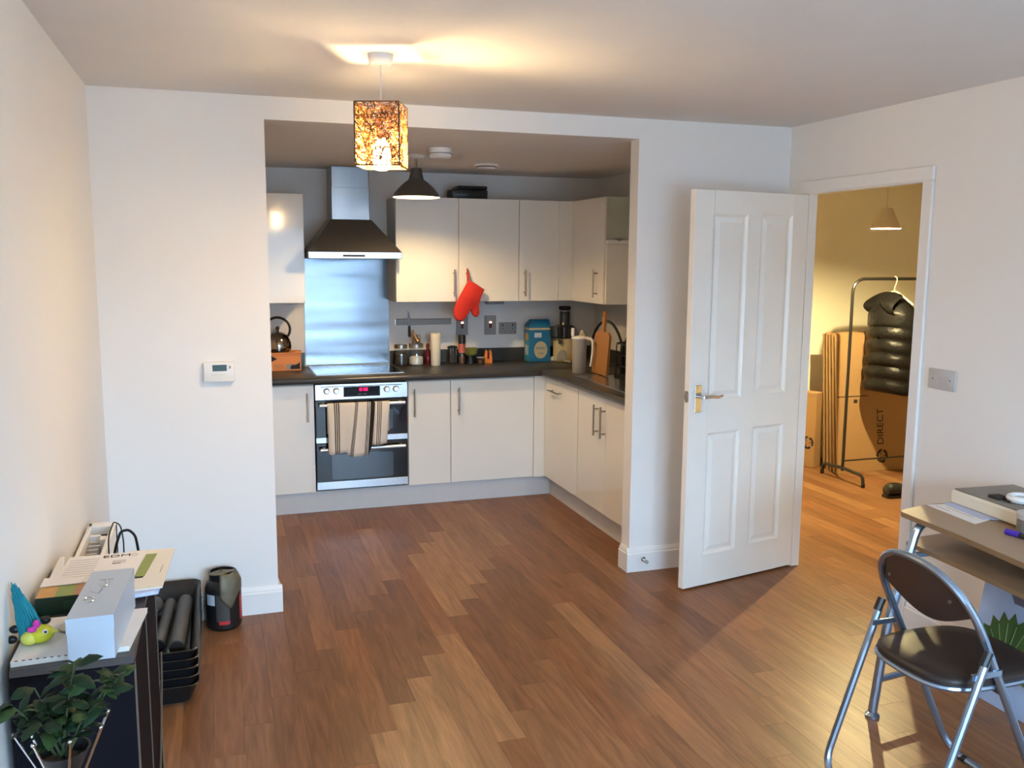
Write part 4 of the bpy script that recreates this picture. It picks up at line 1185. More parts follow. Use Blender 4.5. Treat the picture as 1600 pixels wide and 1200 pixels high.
# hanger and jacket
JX, JY = 4.60, RKY
t = thing('coat_hanger', 'pale hanger hooked over the clothes rail', 'hanger', (JX, JY, 1.515))
part('hook', MB().tube([(JX + .0, JY + .020 * math.cos(a) - .0, 1.509 + .0215 * math.sin(a)) for a in [math.radians(q) for q in range(-30, 200, 18)]] + [(JX, JY - .012, 1.475), (JX, JY, 1.45), (JX, JY, 1.425)], .0042, 6), 'hanger', t)
part('shoulders', MB().tube(rounded([(JX, JY - .20, 1.33), (JX, JY - .05, 1.41), (JX, JY, 1.425), (JX, JY + .05, 1.41), (JX, JY + .20, 1.33)], .04), .007, 8), 'hanger', t)
t = thing('puffer_jacket', 'black quilted puffer jacket hanging on the clothes rail', 'jacket', (JX, JY, .66))
secs = []
zt, zb = 1.370, .665
NR = 46
for i in range(NR + 1):
    f = i / NR
    z = zt + (zb - zt) * f
    sh_ = min(1, (f / .16) ** .55) if f > 0 else .02
    hy, hx = .055 + .155 * sh_, .040 + .115 * sh_
    if f > .30:
        q = (f - .30) / .70 * 5
        p = abs(math.sin(PI * q)) ** .55
        hy, hx = hy * (.93 + .09 * p), hx * (.84 + .22 * p)
    secs.append((hy, hx, z))
body = MB()
rings = []
for hy, hx, z in secs:
    rings.append([V((JX + hx * math.cos(a) * (1 + .05 * math.sin(3 * a + z * 9)), JY + hy * math.sin(a), z + .012 * math.sin(2 * a + 1))) for a in [k * 2 * PI / 28 for k in range(28)]])
part('body', body.loft(rings), 'jacket', t, angle=70)
part('collar', MB().tube([(JX + .055 * math.cos(a), JY + .075 * math.sin(a), 1.372 + .012 * math.sin(2 * a)) for a in [k * 2 * PI / 16 for k in range(16)]], .028, 8, True), 'jacket', t, angle=70)
part('hood', MB().grid(lambda u, v: V((JX - .055 - (.085 + .02 * math.sin(7 * u)) * math.sin(PI * v), JY - .15 + .30 * u, 1.385 - .17 * v + .035 * math.sin(PI * u) - .02 * math.sin(11 * u) * v)), 14, 8), 'jacket', t, angle=70)
# shoe
t = thing('black_shoe', 'black shoe lying on the hallway floor by the doorway', 'shoe', (4.21, .83, 0), math.radians(-5))
so = []
for i in range(13):
    f = i / 12
    x = -.02 + .27 * f
    w = .040 + .008 * math.sin(PI * min(1, f * 1.3)) - (.022 * max(0, f - .85) / .15)
    h = (.085 - .05 * max(0, f - .35) / .65) * (1 if f > .05 else .8)
    so.append([V((x, w * math.cos(a), .018 + max(0, h) * .5 + h * .5 * math.sin(a))) for a in [k * 2 * PI / 14 for k in range(14)]])
part('upper', MB().loft(so), 'black', t, local=True, angle=60)
part('sole', MB().loft([[V((-.03 + .29 * f, w, .001)), V((-.03 + .29 * f, -w, .001)), V((-.03 + .29 * f, -w, .022)), V((-.03 + .29 * f, w, .022))] for f, w in ((0, .030), (.1, .040), (.4, .036), (.7, .047), (.93, .036), (1, .018))]), 'rack', t, local=True)

# ---------------------------------------------------------------- desk, right
t = thing('computer_desk', 'beech-effect computer desk with tubular steel legs by the right wall', 'desk', (2.4, -2.1, 0))
DZ = .752
top = [(2.675, -1.575), (2.235, -1.578), (2.105, -1.612), (2.092, -1.632), (2.078, -1.90), (2.045, -2.20), (2.078, -2.50), (2.092, -2.72), (2.105, -2.74), (2.675, -2.76)]
part('desktop', MB().prism(top, (0, 0, -.018), (0, 0, DZ), (1, 0, 0), (0, 1, 0)), 'deskwood', t, smooth=False)
part('desktop_edge', MB().prism([(x - .0012, y) for x, y in top[2:9]] + [(x + .0012, y) for x, y in top[2:9]][::-1], (0, 0, -.0178), (0, 0, DZ - .0002), (1, 0, 0), (0, 1, 0)), 'deskedge', t, smooth=False)
SZ = .622
shf = [(2.56, -1.530), (2.20, -1.560), (2.165, -1.585), (2.145, -1.90), (2.125, -2.15), (2.145, -2.45), (2.165, -2.70), (2.56, -2.72)]
part('keyboard_shelf', MB().prism(shf, (0, 0, -.016), (0, 0, SZ), (1, 0, 0), (0, 1, 0)), 'deskwood', t, smooth=False)
part('keyboard_shelf_edge', MB().prism([(x - .0012, y) for x, y in shf[1:7]] + [(x + .0012, y) for x, y in shf[1:7]][::-1], (0, 0, -.0158), (0, 0, SZ - .0002), (1, 0, 0), (0, 1, 0)), 'deskedge', t, smooth=False)
for y in (-1.665, -2.62):
    leg = MB().tube(rounded([(1.990, y, .020), (2.032, y, .360), (2.095, y, .560), (2.138, y, .715), (2.24, y, .731)], .06), .0165, 10)
    part('leg', leg, 'frame', t)
    yr = y + (.08 if y > -2 else -.04)
    part('leg', MB().tube(rounded([(2.64, yr, .020), (2.60, yr, .36), (2.50, yr, .715), (2.40, yr, .731)], .06), .0165, 10), 'frame', t)
    part('side_bar', MB().cyl((2.000, y, .140), (2.625, yr, .140), .012, 10), 'frame', t)
    part('glide', MB().lathe([(.026, .001), (.026, .010), (.012, .022)], (1.990, y, 0), 14).lathe([(.026, .001), (.026, .010), (.012, .022)], (2.64, yr, 0), 14), 'frame', t)
    part('shelf_bracket', MB().box(2.10, 2.54, y - .008, y + .008, SZ - .032, SZ - .0165), 'frame', t)
part('rear_bar', MB().cyl((2.678, -1.585, .60), (2.678, -2.66, .60), .010, 8), 'frame', t)

t = thing('paper_sheet', 'printed white letter lying at the left end of the desk', 'paper', (2.3, -1.7, DZ))
pp = [(2.246, -1.585), (2.222, -1.832), (2.36, -1.795), (2.45, -1.62)]
part('sheet', MB().prism(pp, (0, 0, .0016), (0, 0, DZ + .0003), (1, 0, 0), (0, 1, 0)), 'paper', t, smooth=False)
part('text_line', MB().prism([(2.265, -1.605), (2.258, -1.68), (2.262, -1.68), (2.269, -1.605)], (0, 0, .0003), (0, 0, DZ + .0019), (1, 0, 0), (0, 1, 0)), 'inkgrey', t, smooth=False)
part('text_line', MB().prism([(2.29, -1.63), (2.277, -1.77), (2.280, -1.77), (2.293, -1.63)], (0, 0, .0003), (0, 0, DZ + .0019), (1, 0, 0), (0, 1, 0)), 'inkgrey', t, smooth=False)
single('leaflet', MB().prism([(2.315, -1.590), (2.290, -1.800), (2.345, -1.83), (2.40, -1.60)], (0, 0, .002), (0, 0, DZ + .0024), (1, 0, 0), (0, 1, 0)), 'paperblue', 'blue printed leaflet tucked under the cream tub', 'leaflet', (2.35, -1.7, DZ + .0024))
t = thing('cream_tub', 'shallow cream box with brown-grey lid on the desk', 'box', (2.45, -1.75, DZ + .0045))
Mx = Matrix.Translation((2.475, -1.765, 0)) @ Matrix.Rotation(math.radians(-4), 4, 'Z')
part('tray', MB().box(-.14, .14, -.165, .165, DZ + .0046, DZ + .054, .006, mtx=Mx), 'tub', t)
part('lid', MB().box(-.128, .135, -.160, .160, DZ + .054, DZ + .059, .002, mtx=Mx), 'tubtop', t)
part('dark_items', MB().box(-.10, -.05, -.02, .03, DZ + .059, DZ + .068, .003, mtx=Mx).box(-.09, -.03, -.06, -.03, DZ + .059, DZ + .066, .003, mtx=Mx), 'ink', t)
t = thing('tape_roll', 'white cable coil lying on the cream tub', 'cable coil', (2.45, -1.85, DZ + .06))
part('coil', MB().tube([(2.440 + .042 * math.cos(k * PI / 10), -1.822 + .042 * math.sin(k * PI / 10), DZ + .0715) for k in range(20)], .012, 8, True), 'white', t)
part('inner_coil', MB().tube([(2.440 + .026 * math.cos(k * PI / 10), -1.822 + .026 * math.sin(k * PI / 10), DZ + .068) for k in range(20)], .007, 8, True), 'lightgrey', t)
t = thing('steel_tin', 'grey metal tin on the desk at the right frame edge', 'tin', (2.315, -1.988, DZ))
part('tin', MB().lathe([(.050, .0005), (.055, .006), (.055, .062), (.050, .066)], (2.315, -1.988, DZ), 22), 'tubtop', t)
part('rim', MB().lathe([(.058, .056), (.058, .072), (.052, .074), (.004, .070)], (2.315, -1.988, DZ), 22), 'lightgrey', t)
t = thing('marker_pen', 'purple capped marker on the desk in front of the tin', 'pen', (2.240, -2.0, DZ))
part('barrel', MB().cyl((2.238, -2.000, DZ + .0095), (2.250, -2.12, DZ + .0095), .009, 10), 'ink', t)
part('cap', MB().cyl((2.232, -1.952, DZ + .0105), (2.238, -2.000, DZ + .0105), .0102, 10), 'purple', t)

# palm-print bag beneath the desk
t = thing('palm_print_bag', 'blue bag printed with a green palm leaf under the desk', 'bag', (2.55, -1.9, 0))
bx = 2.50
part('bag_body', MB().loft([[V((bx - .02, -1.645, .001)), V((bx + .15, -1.645, .001)), V((bx + .15, -2.15, .001)), V((bx - .02, -2.15, .001))],
                            [V((bx - .035, -1.635, .25)), V((bx + .16, -1.635, .25)), V((bx + .16, -2.18, .25)), V((bx - .035, -2.18, .25))],
                            [V((bx + .02, -1.630, .52)), V((bx + .10, -1.630, .52)), V((bx + .10, -2.18, .52)), V((bx + .02, -2.18, .52))]]), 'bag', t)
nfan = MB(); ribs = MB()
fc = V((bx - .040, -1.790, .175))
def onb(p, lift=.003):
    x = bx - .0205 - .015 * min(1, p.z / .25) if p.z < .25 else bx - .035 + .055 * (p.z - .25) / .27
    return V((x - lift, p.y, p.z))
outl = []
NF = 13
for k in range(NF * 4 + 1):
    a = math.radians(-20 + k / (NF * 4) * 220)
    r = .185 * (1 - .16 * abs(math.cos(k * PI / 4)) ** 1.5) * (1 + .12 * math.sin(a))
    outl.append(fc + V((0, r * math.cos(a) * .78, r * math.sin(a))))
for k in range(len(outl) - 1):
    p, q = outl[k], outl[k + 1]
    a1, b1 = fc * .5 + p * .5, fc * .5 + q * .5
    v = [nfan.bm.verts.new(onb(x)) for x in (fc, a1, b1)]
    nfan.bm.faces.new(v)
    v = [nfan.bm.verts.new(onb(x)) for x in (a1, p, q, b1)]
    nfan.bm.faces.new(v)
for k in range(NF + 1):
    p = outl[min(k * 4, len(outl) - 1)]
    ribs.tube([onb(fc, .0045), onb(fc * .5 + p * .5, .0045), onb(fc * .05 + p * .95, .0045)], .0022, 4)
part('palm_leaf', nfan, 'palm', t, label='green palm leaf print', smooth=False)
part('palm_ribs', ribs, 'palmrib', t, kind='stuff')
part('fold_shade', MB().prism([(-1.80, .36), (-1.76, .44), (-1.74, .50), (-1.82, .50), (-1.86, .40)], (-.002, 0, 0), (bx + .0, 0, 0), (0, 1, 0), (0, 0, 1)), 'bagdark', t)  # dark folds of the bag painted on as one flat patch
part('bag_strap', MB().tube(rounded([(bx + .05, -1.66, .51), (bx + .03, -1.72, .575), (bx + .03, -2.0, .575), (bx + .05, -2.08, .51)], .06), .008, 6), 'bagdark', t)

# ---------------------------------------------------------------- folding chair
t = thing('folding_chair', 'steel folding chair with dark brown seat pulled up to the desk', 'chair', (1.87, -2.13, 0))
CY = -2.13
def ax_(z): return 1.853 - .5 * (z - .45)
ya = .190
loop = [(ax_(z), CY + ya, z) for z in (.62, .5, .3, .13)]
pa = []
low = rounded([(ax_(.60), CY + ya, .60), (ax_(.013), CY + ya, .013), (ax_(.013), CY - ya, .013), (ax_(.60), CY - ya, .60)], .085, False, 8)
arch_ = []
for q in range(1, 24):
    a = PI * q / 24
    z = .60 + .185 * math.sin(a) ** .85
    y = CY - ya * math.copysign(abs(math.cos(a)) ** .85, math.cos(a))
    arch_.append((ax_(z), y, z))
part('front_frame', MB().tube(low + [V(p) for p in arch_], .0118, 10, True), 'frame', t)
yb = .212
def bxz(z): return 1.577 + .34 * z
rear = rounded([(bxz(.565), CY + yb, .545), (bxz(.013), CY + yb, .013), (bxz(.013), CY - yb, .013), (bxz(.565), CY - yb, .545)], .085, False, 8)
part('rear_frame', MB().tube(rear, .0118, 10), 'frame', t)
for s_ in (-1, 1):
    part('cap', MB().cyl((bxz(.535), CY + s_ * yb, .533), (bxz(.585), CY + s_ * yb, .572), .0132, 10), 'black', t)
    part('link', MB().box(bxz(.5) - .012, ax_(.5) + .012, CY + s_ * .198, CY + s_ * .203, .488, .506, .001), 'frame', t)
    part('foot_cap', MB().cyl((bxz(.013), CY + s_ * .11, .0135), (bxz(.013), CY + s_ * .14, .0135), .0132, 10), 'black', t)
    part('foot_cap', MB().cyl((ax_(.013), CY + s_ * .11, .0135), (ax_(.013), CY + s_ * .14, .0135), .0132, 10), 'black', t)
def sup(a, rx, ry, p=.62):
    c, s_ = math.cos(a), math.sin(a)
    return rx * math.copysign(abs(c) ** p, c), ry * math.copysign(abs(s_) ** p, s_)
ring = lambda k, z, n=36: [V((1.870 + sup(i * 2 * PI / n, .205 * k, .178 * k)[0], CY + sup(i * 2 * PI / n, .205 * k, .178 * k)[1], z)) for i in range(n)]
part('seat', MB().loft([ring(.98, .447), ring(1.0, .455), ring(.985, .468), ring(.92, .476), ring(.6, .480), ring(.1, .479)]), 'vinyl', t, angle=70, label='dark brown vinyl seat')
part('seat_rim', MB().tube(ring(.985, .442), .009, 8, True), 'frame', t)
part('cross_tube', MB().cyl((ax_(.43), CY - ya, .425), (ax_(.43), CY + ya, .425), .008, 8), 'frame', t)
# moulded backrest between the arch tubes
bk = MB()
rows = []
nu = 20
for i in range(nu + 1):
    u = -1 + 2 * i / nu
    y = CY + u * (ya - .010)
    a = math.acos(max(-1, min(1, math.copysign(abs(u) ** (1 / .85), u))))
    zt_ = .60 + .185 * abs(math.sin(a)) ** .85 - .004
    zb_ = .612 + .018 * math.cos(u * PI * 1.0) * -1 + .030 * abs(u) ** 3
    zt_ = max(zt_, zb_ + .006)
    bow = .022 * (1 - u * u)
    def P(z, off): return V((ax_(z) - bow + off, y, z))
    rows.append([P(zb_, 0), P((zb_ + zt_) / 2, 0), P(zt_, 0.006), P(zt_, .016), P((zb_ + zt_) / 2, .012), P(zb_, .010)])
bk.loft(rows)
part('backrest', bk, 'backvinyl', t, angle=60, label='brown moulded backrest')
for y in (CY - .12, CY + .12):
    z = .69
    part('rivet', MB().cyl((ax_(z) - .019, y, z), (ax_(z) - .014, y, z), .005, 8), 'satin', t)

# ---------------------------------------------------------------- left side: cabinet, radiator, trays, jar
CX0, CX1, CY0, CY1, CZ = XL + .020, -.434, -2.10, -1.385, .760
t = thing('black_cabinet', 'low black ash cabinet against the left wall with worn edges', 'cabinet', (-.57, -1.7, 0))
part('top_board', MB().box(CX0, CX1, CY0, CY1, CZ - .018, CZ, .0015), 'greytop', t)
part('side_panel', MB().box(CX0, CX1 - .001, CY0 + .001, CY0 + .019, 0.001, CZ - .0185, .001), 'blackwood', t)
part('side_panel', MB().box(CX0, CX1 - .001, CY1 - .019, CY1 - .001, 0.001, CZ - .0185, .001), 'blackwood', t)
part('back_panel', MB().box(CX0, CX0 + .006, CY0 + .02, CY1 - .02, .02, CZ - .019), 'blackwood', t)
part('shelf', MB().box(CX0 + .007, CX1 - .02, CY0 + .02, CY1 - .02, .08, .098), 'blackwood', t)
for a, b in ((CY0 + .021, -1.758), (-1.754, CY1 - .021)):
    part('door', MB().box(CX1 - .018, CX1 - .002, a, b, .012, CZ - .022, .001), 'blackwood', t)
for y in (CY0 + .002, CY0 + .0195, -1.756, CY1 - .019):
    part('worn_edge', MB().box(CX1 - .0022, CX1 + .0006, y - .0012, y + .0012, .005, CZ - .02), 'edgebrown', t)
part('worn_edge', MB().box(CX1 - .0012, CX1 + .0006, CY0, CY1, CZ - .003, CZ + .0004), 'edgebrown', t)
single('cable', MB().tube(rounded([(CX1 + .004, -1.345, .44), (CX1 + .005, -1.40, .36), (CX1 + .005, -1.60, .20), (CX1 + .006, -1.95, .12), (CX1 + .006, -2.08, .004)], .1), .003, 6), 'edgebrown', 'thin brown cable hanging slantwise down the black cabinet doors', 'cable', (CX1, -1.7, .1))

# radiator
RX0, RX1, RY0, RY1, RZ = XL + .014, -.600, -1.262, -.735, .690
t = thing('radiator', 'white wall radiator with open grille top behind the cabinet', 'radiator', (-.65, -1.0, .26))
part('front_panel', MB().box(RX1 - .014, RX1, RY0, RY1, .26, RZ + .008, .003), 'white', t)
part('rear_panel', MB().box(RX0, RX0 + .014, RY0, RY1, .26, RZ + .006, .003), 'white', t)
part('end_cap', MB().box(RX0, RX1, RY1 - .045, RY1, .26, RZ + .006, .004), 'white', t)
part('fins', MB().box(RX0 + .018, RX0 + .050, RY0 + .02, RY1 - .09, .28, RZ - .030), 'grey', t)
for k in range(9):
    y = RY0 + .05 + k * .045
    part('fin', MB().box(RX0 + .020, RX0 + .056, y, y + .012, .28, RZ - .018), 'lightgrey', t)
part('bracket', MB().box(RX0 + .014, RX1 - .016, RY1 - .125, RY1 - .105, RZ - .05, RZ - .008).box(RX1 - .04, RX1 - .020, RY1 - .17, RY1 - .105, RZ - .05, RZ - .008), 'white', t)
part('valve', MB().cyl((-.64, RY1 + .0, .30), (-.64, RY1 + .03, .30), .014, 12).cyl((-.688, RY1 + .022, .30), (-.64, RY1 + .022, .30), .0075, 10), 'satin', t)
single('power_cable', MB().tube(rounded([(-.565, -1.268, .005), (-.560, -1.262, .70), (-.552, -1.260, .760), (-.535, -1.260, .808), (-.512, -1.260, .812), (-.494, -1.260, .792), (-.487, -1.260, .745), (-.485, -1.266, .004)], .045), .0042, 7), 'black', 'thick black cable looping up behind the letters', 'cable', (-.52, -1.26, 0))
single('power_cable', MB().tube(rounded([(-.530, -1.225, .004), (-.533, -1.222, .70), (-.532, -1.220, .770), (-.540, -1.21, .815), (-.560, -1.19, .822), (-.585, -1.14, .76), (-.590, -1.10, .30)], .05), .0022, 6), 'black', 'thin dark cable beside the radiator end', 'cable', (-.55, -1.18, 0))

# stack of black trays
def tray(x0, x1, y0, y1, z0, h, fl, label):
    t = thing('black_tray', label, 'tray', ((x0 + x1) / 2, (y0 + y1) / 2, z0), group='stacked black trays')
    def rr(k, z, ins): return [V(((x0 + x1) / 2 + p[0], (y0 + y1) / 2 + p[1], z)) for p in rrect(x1 - x0 + 2 * k - 2 * ins, y1 - y0 + 2 * k - 2 * ins, .035)]
    part('tray', MB().loft([rr(0, z0, 0), rr(fl, z0 + h - .006, 0), rr(fl + .008, z0 + h, 0), rr(fl + .004, z0 + h + .003, 0), rr(fl - .002, z0 + h - .004, .004), rr(0, z0 + .006, .004)]), 'black', t, angle=50)
    return t
TZ = .014
for k in range(5):
    nm = ['lowest black tray of the floor stack', 'second black tray up in the floor stack', 'third black tray up in the floor stack', 'fourth black tray up in the floor stack', 'topmost black tray holding tubes by the wall'][k]
    tray(-.655, -.372, -.800, -.085, .001 + k * .034, .075, .026, nm)
tz = .001 + 4 * .034 + .007
t = thing('black_tube', 'black cardboard tube lying rightmost in the top tray', 'tube', (-.43, -.45, tz))
part('tube', MB().cyl((-.420, -.700, tz + .030), (-.400, -.210, tz + .030), .029, 20), 'charcoal', t)
part('open_end', MB().cyl((-.4202, -.7035, tz + .030), (-.420, -.700, tz + .030), .024, 18), 'ink', t)
t = thing('black_tube', 'thinner black tube lying beside the open-ended tube', 'tube', (-.49, -.45, tz))
part('tube', MB().cyl((-.486, -.640, tz + .024), (-.462, -.200, tz + .024), .022, 18), 'charcoal', t)
part('end_plug', MB().cyl((-.4863, -.646, tz + .024), (-.486, -.640, tz + .024), .020, 16), 'black', t)
t = thing('black_gadget', 'small black gadget with a glinting screen in the top tray', 'gadget', (-.56, -.5, tz))
part('case', MB().box(-.600, -.520, -.58, -.40, tz, tz + .050, .012, 2), 'black', t)
part('screen', MB().box(-.590, -.530, -.57, -.47, tz + .050, tz + .0515), 'blackglass', t)
part('button', MB().cyl((-.535, -.43, tz + .049), (-.535, -.43, tz + .056), .010, 12), 'chrome', t)
t = thing('cable_adapter', 'round black adapter at the far end of the top tray', 'adapter', (-.53, -.26, tz))
part('body', MB().ball((-.530, -.255, tz + .040), .045, .05, .0395), 'charcoal', t)
part('cable', MB().tube(rounded([(-.53, -.30, tz + .04), (-.505, -.36, tz + .062), (-.510, -.60, tz + .03), (-.53, -.72, tz + .008)], .08), .005, 6), 'black', t)

# protein tub by the pillar
jc = (-.246, -.106, 0)
t = thing('plastic_tub', 'black screw-neck tub with torn foil seal on the floor', 'tub', jc)
part('tub_body', MB().lathe([(.066, .001), (.076, .012), (.078, .030), (.078, .185), (.070, .212), (.058, .224)], jc, 32), 'black', t)
part('neck', MB().lathe([(.058, .224), (.058, .250), (.060, .252), (.060, .257), (.053, .258), (.053, .23)], jc, 28), 'black', t)
fs = MB()
fs.grid(lambda u, v: V((jc[0] - .012 + .066 * math.cos(-2.4 + 2.5 * u) * (v if v < 1 else 1), jc[1] + .064 * math.sin(-2.4 + 2.5 * u) * v, .2615 + .003 * math.sin(9 * u + 3 * v))), 14, 6)
fs.grid(lambda u, v: V((jc[0] + (.066 + .0165 * min(1, v * 2.2)) * math.cos(-1.75 + 1.45 * u), jc[1] + (.066 + .0165 * min(1, v * 2.2)) * math.sin(-1.75 + 1.45 * u), .262 - (.125 + .03 * math.sin(5 * u)) * v * (1 - .35 * abs(u - .4)) + .003 * math.sin(12 * u))), 12, 8)
thick(part('foil_seal', fs, 'foil', t, angle=60, label='torn bronze foil seal'), .001)
def wrap(mb, a0, a1, z0, z1, r=.0788):
    return mb.grid(lambda u, v: V((jc[0] + r * math.cos(a0 + (a1 - a0) * u), jc[1] + r * math.sin(a0 + (a1 - a0) * u), z0 + (z1 - z0) * v)), 8, 1)
part('paper_label', wrap(MB(), -2.62, -2.05, .122, .170), 'label', t, label='pale paper label')
part('printed_panel', wrap(MB(), -1.98, -1.25, .048, .170), 'charcoal', t)
part('red_band', wrap(MB(), -1.85, -1.25, .034, .050, .0790), 'redprint', t)
part('side_flash', wrap(MB(), -.55, -.25, .040, .150, .0790), 'redprint', t)

# ---------------------------------------------------------------- on the black cabinet
z = CZ + .0006
t = thing('notebook', 'wide cream notebook under the silver box at the cabinet front', 'notebook', (-.56, -2.0, z))
part('pages', MB().prism([(-.684, -2.085), (-.447, -2.070), (-.423, -1.842), (-.684, -1.842)], (0, 0, .010), (0, 0, z), (1, 0, 0), (0, 1, 0)), 'paper2', t, smooth=False)
part('cover', MB().prism([(-.684, -2.086), (-.446, -2.071), (-.422, -1.841), (-.684, -1.841)], (0, 0, .0016), (0, 0, z + .0102), (1, 0, 0), (0, 1, 0)), 'paper', t, smooth=False)
hol = MB()
for k in range(8):
    hol.box(-.676 + k * .014, -.670 + k * .014, -2.0835, -2.0795, z + .0118, z + .0124)
part('binder_holes', hol, 'ink', t, kind='stuff')
zn = z + .0120
t = thing('silver_box', 'long pearl-white gift box with chrome lettering on its lid', 'box', (-.51, -1.98, zn))
bm_ = [(-.563, -2.128), (-.470, -2.126), (-.452, -1.822), (-.545, -1.822)]
part('box_base', MB().prism(bm_, (0, 0, .094), (0, 0, zn), (1, 0, 0), (0, 1, 0)), 'silverbox', t, smooth=False)
part('lid', MB().prism([(-.5645, -2.1295), (-.4685, -2.1275), (-.4505, -1.8205), (-.5465, -1.8205)], (0, 0, .034), (0, 0, zn + .066), (1, 0, 0), (0, 1, 0)), 'silverbox', t, smooth=False)
zl = zn + .1005
em = MB()
em.tube([(-.530 + .011 * math.cos(a), -2.020 + .017 * math.sin(a), zl) for a in [k * PI / 8 for k in range(16)]], .0016, 5, True)
em.tube([(-.535, -1.965, zl), (-.514, -1.985, zl), (-.510, -1.955, zl)], .0016, 5)
em.tube(rounded([(-.505, -1.895, zl), (-.500, -1.935, zl), (-.513, -1.945, zl), (-.520, -1.925, zl)], .012), .0016, 5)
em.tube([(-.522, -1.890, zl), (-.490, -1.893, zl)], .0016, 5)
part('chrome_letters', em, 'chrome', t, label='raised chrome letters')
# toy bird
zb_ = z + .0120
t = thing('toy_bird', 'yellow toy bird with a tall tuft of teal fur', 'toy', (-.655, -2.0, zb_))
bc = V((-.640, -1.990, zb_))
part('body', MB().ball(bc + V((0, 0, .021)), .030, .024, .0208, 16, 12), 'yellow', t)
part('belly', MB().ball(bc + V((-.020, -.010, .017)), .019, .017, .0165), 'yellowl', t)
part('beak', MB().cyl(bc + V((.026, -.004, .026)), bc + V((.040, -.006, .024)), .008, 10, .001), 'yellowl', t)
ey = part('eye', MB().ball(bc + V((.014, -.0185, .032)), .006, .004, .006), 'white', t)
part('pupil', MB().ball(bc + V((.0152, -.0222, .032)), .0028, .0018, .0028), 'ink', ey)
part('bow', MB().ball(bc + V((-.012, -.020, .040)), .010, .006, .007).ball(bc + V((-.002, -.020, .052)), .008, .006, .010).ball(bc + V((-.006, -.022, .045)), .005), 'pink', t)
fur = MB()
rs = random.Random(5)
fur.tube([bc + V((-.016, .006, .012)), bc + V((-.024, .010, .045)), bc + V((-.040, .014, .095))], .022, 10, r1=.006)
for k in range(420):
    a, r = rs.uniform(0, 2 * PI), rs.uniform(.006, .025)
    p0 = bc + V((-.018 + r * math.cos(a), .006 + r * math.sin(a) * .8, .018 + rs.uniform(-.012, .016)))
    f = rs.uniform(.45, 1)
    tip = bc + V((-.018 - .034 * f + .55 * (1 - f * .45) * r * math.cos(a) + rs.uniform(-.004, .004), .010 + .012 * f + .5 * r * math.sin(a), .030 + .105 * f + rs.uniform(-.008, .008)))
    fur.tube([p0, p0 * .5 + tip * .5 + V((rs.uniform(-.003, .003), rs.uniform(-.003, .003), .003)), tip], .0030, 4, r1=.0006)
part('fur_tuft', fur, 'hair', t, kind='stuff', label='teal fur tuft')
for dx, dz in ((-.060, .010), (-.052, .034), (.010, .046)):
    part('clip', MB().ball(bc + V((dx, .010 if dx < 0 else .016, dz)), .012, .009, .0095), 'black', t)
single('coin_tin', MB().lathe([(.022, 0), (.023, .002), (.023, .005), (.021, .007), (.002, .0074)], (-.592, -1.925, zb_ + .0003), 22, sx=.95, sy=1.15), 'satin', 'small round silver tin beside the toy bird', 'tin', (-.592, -1.925, zb_))
# green box
zg = z
t = thing('green_box', 'long dark green food box with fruit pictures on top', 'box', (-.62, -1.73, zg))
part('carton', MB().box(-.683, -.560, -1.792, -1.706, zg, zg + .046, .001), 'green', t)
for a, b, m_ in ((-.682, -.640, 'amberprint'), (-.640, -.598, 'leafgreen'), (-.598, -.561, 'brownprint')):
    part('top_picture', MB().box(a, b, -1.791, -1.707, zg + .0461, zg + .0466), m_, t)
part('front_label', MB().box(-.620, -.570, -1.7935, -1.7921, zg + .010, zg + .036), 'greenlabel', t)
t = thing('mouse', 'grey pebble-shaped gadget between silver box and cabinet edge', 'gadget', (-.435, -1.70, zg))
part('shell', MB().ball((-.462, -1.672, zg + .011), .020, .016, .0105), 'lightgrey', t)
part('seam', MB().tube([(-.462 + .0195 * math.cos(k * PI / 8), -1.672 + .0158 * math.sin(k * PI / 8), zg + .0095) for k in range(16)], .0012, 5, True), 'charcoal', t)
# magazines and letters at the back of the cabinet
def sheet(name, poly, zz, th, m, label, cat='paper', extra=None, warp=.0):
    t = thing(name, label, cat, (*poly[0], zz), group=None)
    part('sheet', MB().prism(poly, (0, 0, th), (0, 0, zz), (1, 0, 0), (0, 1, 0)), m, t, smooth=False)
    return t
zz = z
sheet('paper_pile', [(-.62, -1.690), (-.41, -1.700), (-.385, -1.40), (-.62, -1.40)], zz, .012, 'paper2', 'thick cream paper pile under the letters', 'paper pile'); zz += .0124
sheet('magazine', [(-.660, -1.640), (-.47, -1.650), (-.47, -1.42), (-.660, -1.42)], zz, .010, 'darkprint', 'dark glossy magazine under the printed letter', 'magazine')
sheet('brochure', [(-.462, -1.765), (-.402, -1.752), (-.380, -1.45), (-.456, -1.45)], zz, .010, 'paperblue', 'blue printed brochure sticking out under the envelope', 'brochure'); zz += .0104
t = sheet('envelope', [(-.50, -1.745), (-.392, -1.738), (-.374, -1.412), (-.50, -1.405)], zz, .004, 'paper2', 'cream envelope with a green leaf picture, rightmost of the letters', 'envelope')
part('green_picture', MB().prism([(-.470, -1.640), (-.442, -1.640), (-.420, -1.45), (-.450, -1.45)], (0, 0, .0006), (0, 0, zz + .0041), (1, 0, 0), (0, 1, 0)), 'leafgreen', t, smooth=False)
part('black_strip', MB().prism([(-.478, -1.655), (-.446, -1.652), (-.444, -1.641), (-.476, -1.641)], (0, 0, .0006), (0, 0, zz + .0041), (1, 0, 0), (0, 1, 0)), 'ink', t, smooth=False)
part('pen_marks', MB().prism([(-.405, -1.62), (-.403, -1.62), (-.398, -1.56), (-.400, -1.56)], (0, 0, .0006), (0, 0, zz + .0041), (1, 0, 0), (0, 1, 0)), 'inkgrey', t, smooth=False)
zz += .0046
